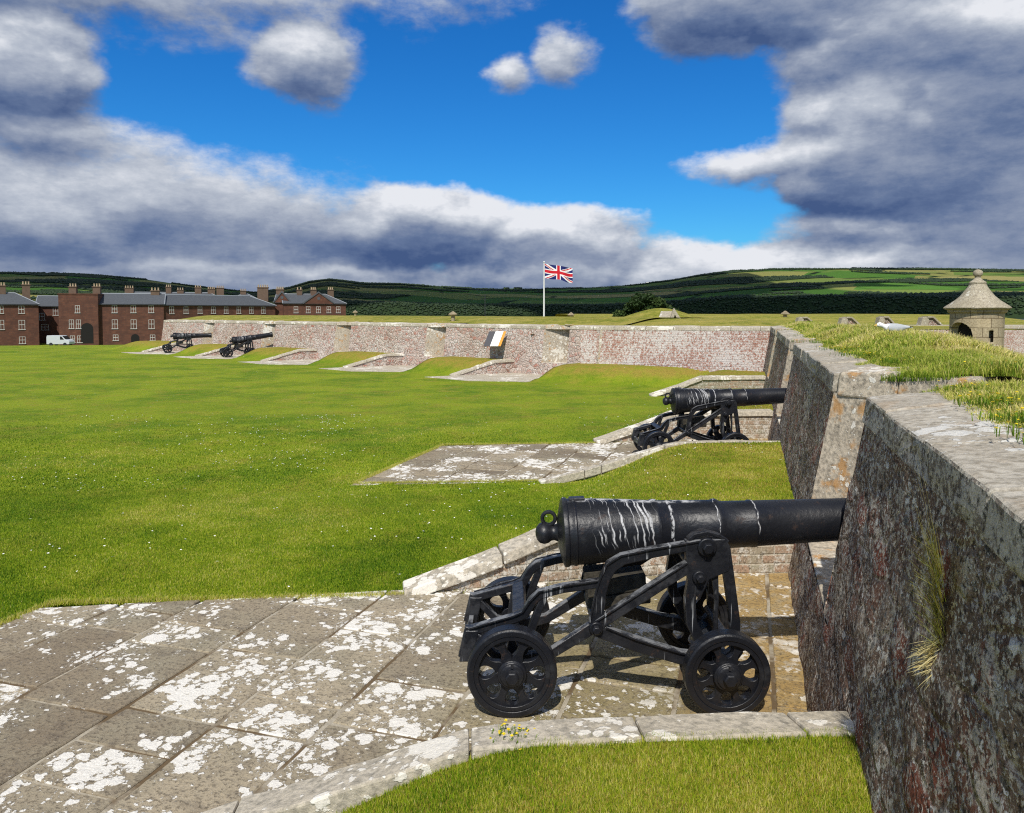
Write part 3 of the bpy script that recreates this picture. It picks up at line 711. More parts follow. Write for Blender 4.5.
def bankB(x,y):
    z=1.97+.38*sst(.5,4.5,x)+.03*fbm(x*.7,y*.5,0,4,6)-.05*np.maximum(0,x-8)-7*sst(14,30,x)
    X=WO[0]+WNn[0]*x+WW[0]*y;Y=WO[1]+WNn[1]*x+WW[1]*y
    return z,(ingap(x,y,[(m[1],n_[0]) for m,n_ in zip(mer2,mer2[1:])])&(x<1.6))|(xy2u(X,Y)<31.3)|((y>2)&(y<2))
strip_grid('grass_bank',WO,WRZ,.5,20,-1.4,38.3,.25,bankB,M['bank'])
def bankC(x,y):
    z=1.97+.33*sst(.5,4.5,x)*sst(-1.5,1.5,y)+.03*fbm(x*.7,y*.5,0,4,6)-.035*np.maximum(0,x-9)
    return z,(y>8.9)|((y>7.5)&(x<1.3))
strip_grid('grass_bank',C0,CRZ,.5,27,-8.5,9.2,.25,bankC,M['bank'])
# ================================================================== cannon
def make_wheel(parent,x,y,z,R,side):
    """side=-1 near/right wheel, faces -y"""
    mb=MB()
    h=.055
    # rim: stepped tread
    prof=[(-h,R-.045),(-h,R-.012),(-h+.012,R),(h-.012,R),(h,R-.012),(h,R-.045)]
    mb.lathe(prof,56,'y',close=True)
    # inner bead
    mb.lathe([(-h+.006,R-.075),(-h+.006,R-.044),(h-.006,R-.044),(h-.006,R-.075)],56,'y',close=True)
    # web: 8 holes
    K=8;rc=(R-.07+.095)/2+.006;rr=(R-.075-.095)/2-.004;ha=.255
    pr=np.linspace(.07,R-.055,13)
    for k in range(K):
        a0=2*math.pi*(k)/K+.39
        def half(r):
            q=(r-rc)/rr
            return math.pi/K-(ha*math.sqrt(max(0,1-q*q)) if abs(q)<1 else 0)
        L=[(r*math.cos(a0+half(r)),r*math.sin(a0+half(r))) for r in pr]
        Rr=[(r*math.cos(a0-half(r)),r*math.sin(a0-half(r))) for r in pr]
        mb.prism(Rr+L[::-1],-.024,.024,'y')
    w=mb.build('wheel',M['iron'],parent,bevel=.004,smooth=True)
    w.location=(x,y,z)
    mb=MB();s=side
    mb.lathe([(s*-.06,.05),(s*-.06,.085),(s*.045,.095),(s*.06,.092),(s*.066,.078),(s*.075,.075),(s*.082,.062)],28,'y')
    mb.lathe([(s*.08,.046),(s*.115,.044),(s*.122,.036)],6,'y')
    hb=mb.build('hub',M['iron'],w,bevel=.004,smooth=True)
    mb=MB();mb.box(-.008,.008,s*.083,s*.091,.055,.088);mb.build('linch_pin',M['frame'],w,bevel=.002)
    return w
def make_cannon():
    root=empty('cannon')
    # ---- side frames
    for sd in (-1,1):
        def Y(a,b): return (sd*a,sd*b) if sd>0 else (-b,-a)
        mb=MB()
        a,b=Y(.262,.330)
        # upper bar sweeping down to the node
        mb.strip([(1.31,1.085),(1.14,1.055),(.93,1.018),(.73,.972),(.655,.925),(.615,.85),(.59,.76),(.553,.525)],[.06,.062,.066,.07,.075,.07,.068,.09],a,b)
        a,b=Y(.266,.326)
        mb.strip([(.60,.815),(.336,.776),(.187,.737),(.135,.69),(.085,.605),(0.02,.575),(-.285,.488)],.056,a,b)
        mb.strip([(-.262,.512),(-.322,.31)],[.10,.075],a+.002,b-.002)
        mb.prism([(-.35,.29),(-.26,.29),(-.22,.50),(-.31,.50)],a-.006,b+.006)
        mb.strip([(-.24,.46),(-.12,.33),(0,.30)],.05,a+.003,b-.003)
        mb.strip([(.215,.735),(.15,.56),(.10,.40),(.02,.30)],[.05,.05,.055,.09],a+.004,b-.004)
        mb.strip([(.02,.56),(.0,.42),(0,.30)],[.05,.05,.1],a+.005,b-.005)
        mb.strip([(.553,.525),(1.18,.935)],[.072,.078],a-.003,b+.003)
        mb.strip([(.553,.525),(.256,.335),(0,.275)],[.08,.062,.10],a+.001,b-.001)
        mb.strip([(.553,.50),(.824,.40),(1.109,.315),(1.38,.27)],[.085,.095,.09,.12],a+.0015,b-.0015)
        # uprights
        mb.strip([(1.19,1.03),(1.205,.86),(1.175,.70),(1.185,.55),(1.27,.38),(1.36,.28)],[.085,.08,.07,.07,.08,.13],a-.004,b+.004)
        mb.strip([(1.40,1.06),(1.44,.80),(1.475,.55),(1.49,.36),(1.42,.28)],[.07,.066,.066,.075,.10],a-.002,b+.002)
        mb.strip([(1.335,.93),(1.355,.70),(1.345,.42)],[.05,.03,.03],a+.016,b-.016)
        mb.prism([(1.14,1.10),(1.15,.86),(1.235,.70),(1.30,.84),(1.43,.90),(1.435,1.06),(1.40,1.112)],a-.006,b+.006)
        fr=mb.build('side_frame',M['frame'],root,bevel=.007,smooth=True)
        # raised flanges along the main bars
        mb=MB()
        for e0,e1 in ((sd*.331,sd*.343),):
            q0,q1=min(e0,e1),max(e0,e1)
            mb.strip([(1.30,1.113),(1.14,1.084),(.93,1.049),(.715,1.004),(.622,.945),(.578,.85),(.553,.77),(.51,.56)],.013,q0,q1)
            mb.strip([(.565,.838),(.336,.802),(.180,.765),(.115,.70),(.068,.628),(0.01,.602),(-.285,.516)],.012,q0,q1)
            mb.strip([(.55,.565),(1.15,.958)],.012,q0,q1)
            mb.strip([(.62,.525),(.824,.442),(1.109,.355),(1.28,.325)],.012,q0,q1)
        mb.build('flange',M['frame'],fr,bevel=.002)
        # bolts
        for (bx,bz,r,six) in ((1.277,1.062,.062,1),(1.228,.862,.045,1),(.553,.522,.045,1)):
            mb=MB();q=sd
            mb.lathe([(q*.325,r),(q*.352,r),(q*.358,r*.9),(q*.358,r*.62)],24,'y',(bx,0,bz))
            mb.lathe([(q*.350,r*.62),(q*.388,r*.60),(q*.394,r*.5)],6 if six else 20,'y',(bx,0,bz))
            mb.build('bolt',M['iron'],fr,bevel=.003,smooth=True)
        # cap square above the trunnion
        mb=MB();mb.strip([(1.16,1.10),(1.20,1.135),(1.28,1.15),(1.36,1.13),(1.42,1.09)],.024,Y(.262,.33)[0],Y(.262,.33)[1])
        mb.build('cap_square',M['iron'],fr,bevel=.004)
    # ---- wheels and axles
    for x,z,R in ((0,.29,.29),(1.38,.275,.275)):
        for sd in (-1,1): make_wheel(root,x,sd*.455,z,R,sd)
        mb=MB();mb.tube((x,-.50,z),(x,.50,z),.042,n=16)
        mb.box(x-.06,x+.06,-.34,.34,z-.065,z+.06);mb.build('axle',M['iron'],root,bevel=.008,smooth=True)
    # ---- transoms between the frames
    mb=MB();mb.prism([(.0,.60),(.02,.57),(.10,.60),(.08,.63)],-.262,.262);mb.build('rear_transom',M['iron'],root,bevel=.006)
    mb=MB();mb.prism([(-.335,.30),(-.30,.30),(-.28,.37),(-.315,.37)],-.262,.262);mb.build('tail_plate',M['frame'],root,bevel=.006)
    mb=MB();mb.b.free()
    for (tx,tz) in ((.553,.525),(1.228,.862),(1.44,.42)):
        mb=MB();mb.tube((tx,-.26,tz),(tx,.26,tz),.028,n=12);mb.build('tie_rod',M['iron'],root,smooth=True)
    # elevating bed and its block
    mb=MB();mb.hexa([(.52,-.12,.56),(.95,-.12,.60),(.95,.12,.60),(.52,.12,.56),(.52,-.12,.63),(.95,-.12,.69),(.95,.12,.69),(.52,.12,.63)])
    mb.hexa([(.52,-.11,.63),(.92,-.11,.69),(.92,.11,.69),(.52,.11,.63),(.52,-.11,.745),(.92,-.11,.80),(.92,.11,.80),(.52,.11,.745)])
    mb.build('elevating_bed',M['bed'],root,bevel=.012,rough=.006,sub=.2)
    mb=MB();mb.hexa([(.50,-.07,.748),(.66,-.07,.765),(.66,.07,.765),(.50,.07,.748),(.50,-.07,.80),(.66,-.07,.82),(.66,.07,.82),(.50,.07,.80)]);mb.build('quoin_wedge',M['bed'],root,bevel=.006)
    # ---- barrel, origin at the trunnion axis
    T=Vector((1.277,0,1.062));ax0=.045  # bore axis above the trunnion
    x0=.345-T.x
    pr=[(x0-.028,.075),(x0-.026,.10),(x0-.018,.135),(x0-.006,.185),(x0+.004,.222),(x0+.012,.236),(x0+.030,.238),(x0+.040,.236),(x0+.046,.229),(x0+.072,.228),(x0+.080,.233),(x0+.094,.233),(x0+.102,.226),
        (x0+.20,.2235),(x0+.44,.208),(x0+.62,.1925),(x0+.632,.1975),(x0+.650,.1995),(x0+.668,.196),(x0+.678,.188),
        (x0+.82,.183),(x0+1.05,.174),(x0+1.062,.181),(x0+1.082,.182),(x0+1.10,.172),(x0+1.12,.163),
        (x0+1.30,.158),(x0+1.31,.163),(x0+1.335,.163),(x0+1.345,.157),(x0+1.70,.149),(x0+2.05,.142),(x0+2.20,.141),(x0+2.27,.152),(x0+2.33,.168),(x0+2.36,.168),(x0+2.375,.155),(x0+2.376,.075),(x0+2.0,.073)]
    mb=MB();mb.lathe(pr,72,'x')
    brl=mb.build('barrel',M['barrel'],root,smooth=True)
    # recentre: put the bore axis above the object origin
    for v in brl.data.vertices: v.co.z+=0
    brl.location=(T.x,0,T.z+ax0);
    mb=MB();mb.tube((0,-.335,-ax0),(0,.335,-ax0),.058,n=24);mb.lathe([(-.20,.078),(.20,.078)],24,'y',(0,0,-ax0));mb.build('trunnion',M['iron'],brl,smooth=True)
    mb=MB();mb.lathe([(x0-.01,.085),(x0-.03,.062),(x0-.055,.052),(x0-.075,.056),(x0-.095,.070),(x0-.125,.076),(x0-.155,.066),(x0-.175,.042),(x0-.182,.012)],32,'x')
    mb.build('cascabel',M['iron'],brl,smooth=True)
    mb=MB();c=(x0-.085,0,.102);n=28;m=10;vs=[];fs=[]
    for i in range(n):
        q=2*math.pi*i/n
        for j in range(m):
            p=2*math.pi*j/m;r=.045+.0135*math.cos(p)
            vs.append((c[0]+r*math.cos(q),c[1]+.020*math.sin(p),c[2]+r*math.sin(q)))
    for i in range(n):
        for j in range(m): fs.append((i*m+j,((i+1)%n)*m+j,((i+1)%n)*m+(j+1)%m,i*m+(j+1)%m))
    mb.faces(vs,fs);mb.build('breeching_loop',M['iron'],brl,smooth=True)
    mb=MB();mb.box(x0+.06,x0+.17,-.035,.035,.222,.242);mb.build('vent_patch',M['iron'],brl,bevel=.006)
    mb=MB()
    mb.b.free()
    return root,brl
cannon,brl=make_cannon()
LC=['largest black iron cannon, white bird lime streaked over its breech, nearest on lichened flagstones',
    'black iron cannon half hidden behind a grass mound, aimed into the dark parapet',
    'small distant black cannon with barrel tilted up, right one of two by the pale wall',
    'farthest black cannon at the left end of the pale wall, standing level']
def setbar(root,deg):
    for ch in root.children:
        if ch.name.startswith('barrel'): ch.rotation_euler.y=-math.radians(deg)
def shift(u,v): X,Yv=uv2xy(u,v);return X,Yv
cps=[]
for k in range(4):
    c=cannon if k==0 else copy_tree(cannon)
    tag(c,LC[k],'cannon','cannons on iron garrison carriages');cps.append(c)
cps[0].location=(0,5.32,.0);setbar(cps[0],2.7)
dx,dy=uv2xy(SP,0);cps[1].location=(dx-.12,5.32+dy,-.1);cps[1].rotation_euler.z=math.radians(1.5);setbar(cps[1],2.6)
x,y=wn2xy(-2.35,22.2+1.75);cps[2].location=(x,y,-.1);cps[2].rotation_euler.z=math.radians(31);setbar(cps[2],8.5)
x,y=wn2xy(-2.35,29.6+1.9);cps[3].location=(x,y,-.1);cps[3].rotation_euler.z=math.radians(24);setbar(cps[3],1)
# ================================================================== sentry turret
def make_turret():
    cx,cy=15.08,25.0
    r=empty('sentry_turret',(cx,cy,0),math.radians(-31));tag(r,'round tan stone sentry turret with conical roof and ball finial rising behind the grass bank','turret')
    R=.77
    # body with a doorway and a slit cut by leaving out wall cells
    n=96;zs=np.linspace(-1.2,2.62,64);V=[];F=[]
    aD=math.radians(-129);aS=math.radians(-58)   # local azimuths of door and slit
    def hole(a,z):
        d=(a-aD+math.pi)%(2*math.pi)-math.pi
        w=.43/R
        top=1.85+.42*math.sqrt(max(0,1-(d/w)**2)) if abs(d)<w else -9
        if abs(d)<w and z<top: return True
        d=(a-aS+math.pi)%(2*math.pi)-math.pi
        return abs(d)<.075/R and 1.62<z<2.0
    for rr in (R,R-.2):
        b=len(V)
        for z in zs:
            for i in range(n):
                a=2*math.pi*i/n;V.append((rr*math.cos(a),rr*math.sin(a),z))
        for j in range(len(zs)-1):
            zm=(zs[j]+zs[j+1])/2
            for i in range(n):
                if hole(2*math.pi*(i+.5)/n,zm): continue
                q=(b+j*n+i,b+j*n+(i+1)%n,b+(j+1)*n+(i+1)%n,b+(j+1)*n+i);F.append(q)
    body=mesh_np('body',V,F,M['turret'],r)
    s=body.modifiers.new('s','SOLIDIFY');s.thickness=.03
    mb=MB()  # ashlar courses: thin proud drip bands and jamb stones
    mb.lathe([(2.56,R+.02),(2.60,R+.07),(2.66,R+.08),(2.68,R+.05),(2.70,R+.02)],64,'z')
    mb.build('string_course_or_shade_line',M['turret'],r,smooth=True)
    mb=MB();mb.lathe([(2.66,.84),(2.70,.94),(2.735,.96),(2.77,.93),(2.86,.80),(2.98,.64),(3.12,.49),(3.28,.37),(3.42,.28),(3.50,.24),(3.52,.245)],16*3,'z')
    rf=mb.build('roof',M['lead'],r,smooth=True,rough=.012,rs=4)
    mb=MB();mb.lathe([(3.50,.10),(3.51,.25),(3.56,.255),(3.60,.19),(3.66,.12),(3.70,.085),(3.74,.09)],32,'z');mb.sphere((0,0,3.85),.145,(1,1,.88),3)
    mb.build('finial',M['lead'],rf,smooth=True)
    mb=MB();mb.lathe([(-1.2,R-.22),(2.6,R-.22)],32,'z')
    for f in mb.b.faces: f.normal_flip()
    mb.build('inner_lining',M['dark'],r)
    # jamb ring of the doorway
    mb=MB();w=.43/R
    pts=[(a,1.85+.42*math.sqrt(max(0,1-(a/w)**2))) for a in np.linspace(-w,w,17)]
    pts=[(-w,-.1)]+pts+[(w,-.1)]
    for (a0,z0),(a1,z1) in zip(pts,pts[1:]):
        def P(a,z,rr,o):
            # push outward from the opening centre
            k=1+o
            return (rr*math.cos(aD+a*k),rr*math.sin(aD+a*k),z+(o*.4 if z>1.8 else 0))
        for rr0,rr1 in((R-.22,R+.012),):
            mb.hexa([P(a0,z0,rr0,0),P(a1,z1,rr0,0),P(a1,z1,rr0,.22),P(a0,z0,rr0,.22),P(a0,z0,rr1,0),P(a1,z1,rr1,0),P(a1,z1,rr1,.22),P(a0,z0,rr1,.22)])
    mb.build('door_surround',M['turret'],r)
    return r
make_turret()
# ================================================================== flag, mast
def make_flag():
    r=empty('flagpole',(4.15,100,-3));tag(r,'tall white flagpole flying a red, white and blue flag with crossed stripes','flagpole')
    mb=MB();mb.lathe([(0,.13),(6,.11),(12.0,.07)],12,'z');mb.sphere((0,0,12.05),.12);mb.build('pole',M['white'],r,smooth=True)
    nx,ny=90,50;W=3.65;Hh=1.85
    V=[];F=[];mi=[]
    for j in range(ny+1):
        for i in range(nx+1):
            a=i/nx;b=j/ny
            x=.1+W*a*.98;z=11.85-Hh+Hh*b-.55*a-.12*math.sin(a*9)*(a)
            y=.28*math.sin(a*11+b*1.5)*a**.6
            z+= .10*math.sin(a*8+1)*(b-.5)*a
            V.append((x,y,z))
    for j in range(ny):
        for i in range(nx):
            F.append((j*(nx+1)+i,j*(nx+1)+i+1,(j+1)*(nx+1)+i+1,(j+1)*(nx+1)+i))
            x=((i+.5)/nx*2-1)*30;y=((j+.5)/ny*2-1)*15 # 60x30 layout
            c=0
            L=math.sqrt(5)
            d1=(y*2-x)/L;d2=(y*2+x)/L
            for d in(d1,d2):
                if abs(d)<3: c=1
            for d,s in((d1,1),(d2,-1)):
                # counter-changed red saltire
                sg=1 if x*s>0 else -1
                e=d*sg*s if s==1 else d*sg*-s*-1
                if abs(d)<3 and ((x<0 and 0<(-d if s==1 else -d)<2) or (x>0 and 0<d<2)): c=2
            if abs(x)<5 or abs(y)<5: c=1
            if abs(x)<3 or abs(y)<3: c=2
            mi.append(c)
    blue=simple('flag blue',(.012,.020,.13),.8,.1);wh=simple('flag white',(.80,.80,.80),.8,.05);red=simple('flag red',(.55,.012,.025),.8,.1)
    f=mesh_np('flag',V,F,None,r,smooth=True,mats=[blue,wh,red],midx=mi)
make_flag()
mb=MB();mb.lathe([(-3,.06),(4.4,.035)],8,'z');o=mb.build('mast',M['iron']);o.location=(-2.8,80,0);tag(o,'thin dark bare mast standing left of the flagpole','mast')
# ================================================================== gull
def make_gull():
    r=empty('gull',(0,0,0));tag(r,'white gull with pale grey wing standing in the long grass, facing left','bird')
    W_=simple('gull white feathers',(.80,.80,.79),.7,.05,30,.2);G=simple('gull pale grey wing',(.46,.48,.50),.7,.1,20,.2);K=simple('gull black wing tip',(.03,.03,.03),.6,.1);O=simple('gull bill and leg',(.65,.42,.12),.6,.2)
    # body as one lofted mesh along x (head at -x)
    st=[(-.285,.012,.135,.010),(-.275,.10,.128,.026),(-.25,.115,.120,.040),(-.22,.118,.118,.046),(-.19,.110,.108,.045),(-.15,.085,.085,.050),(-.10,.050,.060,.066),(-.03,.030,.050,.082),(.05,.030,.045,.080),(.12,.045,.045,.062),(.18,.058,.04,.042),(.24,.068,.04,.024),(.285,.074,.04,.010)]
    mb=MB();n=20;vs=[];fs=[]
    prof=[(-.292,.118,.004),(-.283,.118,.022),(-.262,.120,.037),(-.235,.120,.043),(-.205,.112,.040),(-.17,.092,.046),(-.12,.062,.064),(-.05,.042,.082),(.04,.038,.082),(.11,.046,.066),(.17,.056,.046),(.23,.066,.026),(.27,.072,.012)]
    for (x,zc,rr) in prof:
        for i in range(n):
            q=2*math.pi*i/n;vs.append((x,rr*.86*math.cos(q),.17+zc+rr*math.sin(q)))
    m=len(prof)
    for j in range(m-1):
        for i in range(n): fs.append((j*n+i,j*n+(i+1)%n,(j+1)*n+(i+1)%n,(j+1)*n+i))
    fs+=[tuple(range(n)),tuple((m-1)*n+i for i in range(n))]
    mb.faces(vs,fs);mb.build('body',W_,r,smooth=True)
    for sd in(-1,1):
        mb=MB();vs=[];fs=[]
        wp=[(-.13,.075,.03),(-.06,.075,.065),(.03,.072,.070),(.12,.074,.052),(.20,.078,.030),(.27,.082,.012)]
        for (x,zc,hh) in wp:
            yy=sd*(.07-.16*max(0,x-.05)**1.0*.8)
            for q,(dy,dz) in enumerate(((0,1),(.014,.3),(.012,-.6),(0,-1),(-.012,0))):
                vs.append((x,yy+sd*dy*1.0,.17+zc+hh*dz))
        for j in range(len(wp)-1):
            for i in range(5): fs.append((j*5+i,j*5+(i+1)%5,(j+1)*5+(i+1)%5,(j+1)*5+i))
        fs+=[(0,1,2,3,4),tuple(25+i for i in range(5))]
        mb.faces(vs,fs);w=mb.build('wing',G,r,smooth=True)
        mb=MB();mb.prism([(.20,.238),(.335,.262),(.34,.256),(.22,.222)],sd*.035-.006,sd*.035+.006,'y');mb.build('wing_tip',K,w)
        mb=MB();mb.tube((.0,sd*.028,.14),(.008,sd*.03,.0),.006,.005,8);mb.build('leg',O,r)
        mb=MB();mb.sphere((-.262,sd*.031,.297),.005);mb.build('eye',K,r)
    mb=MB();mb.prism([(-.288,.300),(-.345,.280),(-.338,.270),(-.284,.275)],-.007,.007,'y');mb.build('bill',O,r)
    mb=MB();mb.prism([(.24,.252),(.33,.245),(.33,.236),(.24,.225)],-.035,.035,'y');mb.build('tail',W_,r,bevel=.003)
    return r
gull=make_gull()
# ================================================================== board on the far wall
def make_board():
    x,y=wn2xy(-.42,4.1)
    r=empty('information_board',(x,y,.72),math.radians(2));tag(r,'slanted board with dark, white and orange panels fixed to the long pale wall','sign')
    dk=simple('board dark panel',(.035,.035,.045),.5,.3);wt=simple('board white panel',(.82,.84,.82),.5,.05);og=simple('board orange strip',(.62,.28,.03),.6,.2)
    def sheet(x0,x1,sx,name,m,o=0):
        mb=MB();z0,z1=.38,1.02
        d=.012+o
        mb.hexa([(x0,-.42-d,z0),(x1,-.42-d,z0),(x1,-.39,z0-.02),(x0,-.39,z0-.02),(x0+sx,.0-d,z1),(x1+sx,.0-d,z1),(x1+sx,.03,z1-.02),(x0+sx,.03,z1-.02)])
        return mb.build(name,m,r,bevel=.003)
    sheet(-.50,-.22,.26,'dark_panel',dk);sheet(-.215,.14,.26,'white_panel',wt,.004);sheet(.145,.26,.26,'orange_strip',og)
    mb=MB();mb.hexa([(-.32,-.10,.50),(.25,-.10,.50),(.25,.25,.50),(-.32,.25,.50),(-.30,.0,.80),(.35,.0,.80),(.35,.3,.80),(-.30,.3,.80)]);mb.build('shade_block',M['iron'],r)  # dark block put in as the shadow beneath the board
    mb=MB();mb.box(-.2,.2,0,0.004,0,.01);mb.b.free()
make_board()
# ================================================================== small stone vents and embrasure gables on the turf
def px2(x,Y): return (x-512)/770*Y
def zpx(y,Y): return H-(y-312)/770*Y
def vent(x,ytop,Y,w,label):
    X=px2(x,Y);z1=zpx(ytop,Y);s=w/770*Y
    r=empty('stone_vent',(X,Y,z1-s*.95));tag(r,label,'vent','stone vents on the turf')
    mb=MB();mb.lathe([(-1.2,s*.24),(s*.55,s*.22)],16,'z');mb.build('shaft',M['turret'],r,smooth=True)
    mb=MB();mb.lathe([(s*.5,s*.22),(s*.56,s*.5),(s*.66,s*.5),(s*.80,s*.30),(s*.95,s*.10),(s*.98,s*.02)],16,'z');mb.build('cap',M['turret'],r,smooth=True)
vent(453,311.5,40,9,'mushroom-capped stone vent on the turf left of the mast')
vent(571,312.5,44,7,'small capped stone vent on the turf just right of the flagpole')
vent(785,311.0,70,8.5,'small pale pointed stone vent beside the grass bank')
vent(355.5,310.5,52,5.5,'tiny stone vent on the turf at the right end of the barracks')
def gable(x0,x1,ytop,ybot,Y,label,flip=False,big=False):
    """stone end of a distant embrasure: upright quoin + triangular dark side under a sloping coping"""
    a=px2(x0,Y);b=px2(x1,Y);z1=zpx(ytop,Y);z0=zpx(ybot,Y);W=b-a
    r=empty('embrasure_gable',(a,Y,z0-.3-(0 if big else .14)));tag(r,label,'stonework','stone embrasure ends')
    h=z1-z0+.3
    mb=MB()
    if big:
        mb.hexa([(0,0,0),(W*.55,.0,0),(W*.95,2.0,0),(W*.42,2.0,0),(W*.32,.8,h*.98),(W*.66,.2,h),(W*.70,.6,h),(W*.40,1.2,h*.98)])
        mb.build('sloping_face',M['coping'],r,bevel=.03,rough=.03)
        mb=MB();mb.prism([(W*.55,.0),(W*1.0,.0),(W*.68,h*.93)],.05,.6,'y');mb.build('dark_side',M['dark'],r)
        mb=MB();mb.strip([(W*.52,.1),(W*.68,h-.02),(W*1.02,.02)],.16,-.08,.14,'y');mb.build('coping',M['coping'],r,bevel=.02)
        return r
    mb.prism([(0,0),(W*.32,0),(W*.36,h),(W*.14,h*.97)],0,.7,'y');mb.build('quoin',M['lead'],r,bevel=.03,rough=.02)
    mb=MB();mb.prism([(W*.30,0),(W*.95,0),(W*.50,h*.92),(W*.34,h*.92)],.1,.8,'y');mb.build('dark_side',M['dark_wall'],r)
    mb=MB();mb.strip([(W*.30,h-.02),(W*.50,h-.02),(W*1.0,.08)],.12,-.06,.9,'y');mb.build('coping',M['lead'],r,bevel=.02)
    return r
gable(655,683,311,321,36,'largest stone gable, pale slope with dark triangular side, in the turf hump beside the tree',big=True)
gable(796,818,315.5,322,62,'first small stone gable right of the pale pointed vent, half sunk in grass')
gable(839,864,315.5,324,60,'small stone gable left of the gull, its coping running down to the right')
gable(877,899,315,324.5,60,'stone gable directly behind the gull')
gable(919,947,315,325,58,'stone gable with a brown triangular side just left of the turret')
# distant bastion wall on the right
def far_wall():
    Y=58;x0=px2(800,Y);x1=px2(1100,Y)
    r=empty('bastion_wall',(x0,Y,0));tag(r,'distant brick and stone bastion wall on the right behind the turret','wall')
    L=x1-x0;zt=zpx(325,Y)
    mb=MB();mb.box(-6,L,0,1.2,-6,zt-.35);mb.build('masonry',M['brick_wall'],r)
    mb=MB();mb.box(-6,L,-.1,1.2,zt-.28,zt);mb.build('coping',M['coping'],r,bevel=.03,rough=.03,sub=1.2)
    mb=MB();mb.box(-6,L,-.03,1.2,zt-.349,zt-.281);mb.build('string_course_or_shade_line',M['dark_wall'],r)  # dark strip drawn as the shadow line below the coping
    def zf(x,y):
        z=zt-.02+.75*sst(1,16,x)+.1*fbm(x*.3,y*.3,0,3,2);z=z-9*sst(40,60,x);return z,np.zeros(x.shape,bool)
    nx=strip_grid('grass_bank',(0,Y+1.2),0,0,1,0,1,1,lambda x,y:(x*0,y<-1),M['bank']);bpy.data.objects.remove(nx)
    strip_grid('grass_bank',(x1,Y+1.2),math.pi/2,0,60,0,L+16,.8,zf,M['bank'])
far_wall()
# ================================================================== barracks
def window(mbparent,x,z,w=1.0,h=1.5,dark=False):
    mb=MB();t=.075
    mb.box(x-w/2,x-w/2+t,-.03,.06,z-h/2,z+h/2);mb.box(x+w/2-t,x+w/2,-.03,.06,z-h/2,z+h/2)
    mb.box(x-w/2+t,x+w/2-t,-.028,.06,z+h/2-t,z+h/2);mb.box(x-w/2-.1,x+w/2+.1,-.12,.06,z-h/2-.12,z-h/2-.001)
    mb.box(x-w/2+t,x+w/2-t,-.04,.05,z-.05,z+.05);mb.box(x-.03,x+.03,-.035,.05,z-h/2,z+h/2)
    f=mb.build('window',M['frame_paint'],mbparent)
    mb=MB();mb.box(x-w/2+t,x+w/2-t,.012,.03,z-h/2,z+h/2-t);mb.build('pane',M['pane'],f)
M['stack']=simple('chimney stone',(.135,.09,.062),.9,.35,2);M['frame_paint']=simple('window frame paint',(.50,.49,.46),.6,.2,2)
M['pane']=simple('window glass with pale blinds',(.36,.38,.40),.2,.5,.9,.0,)
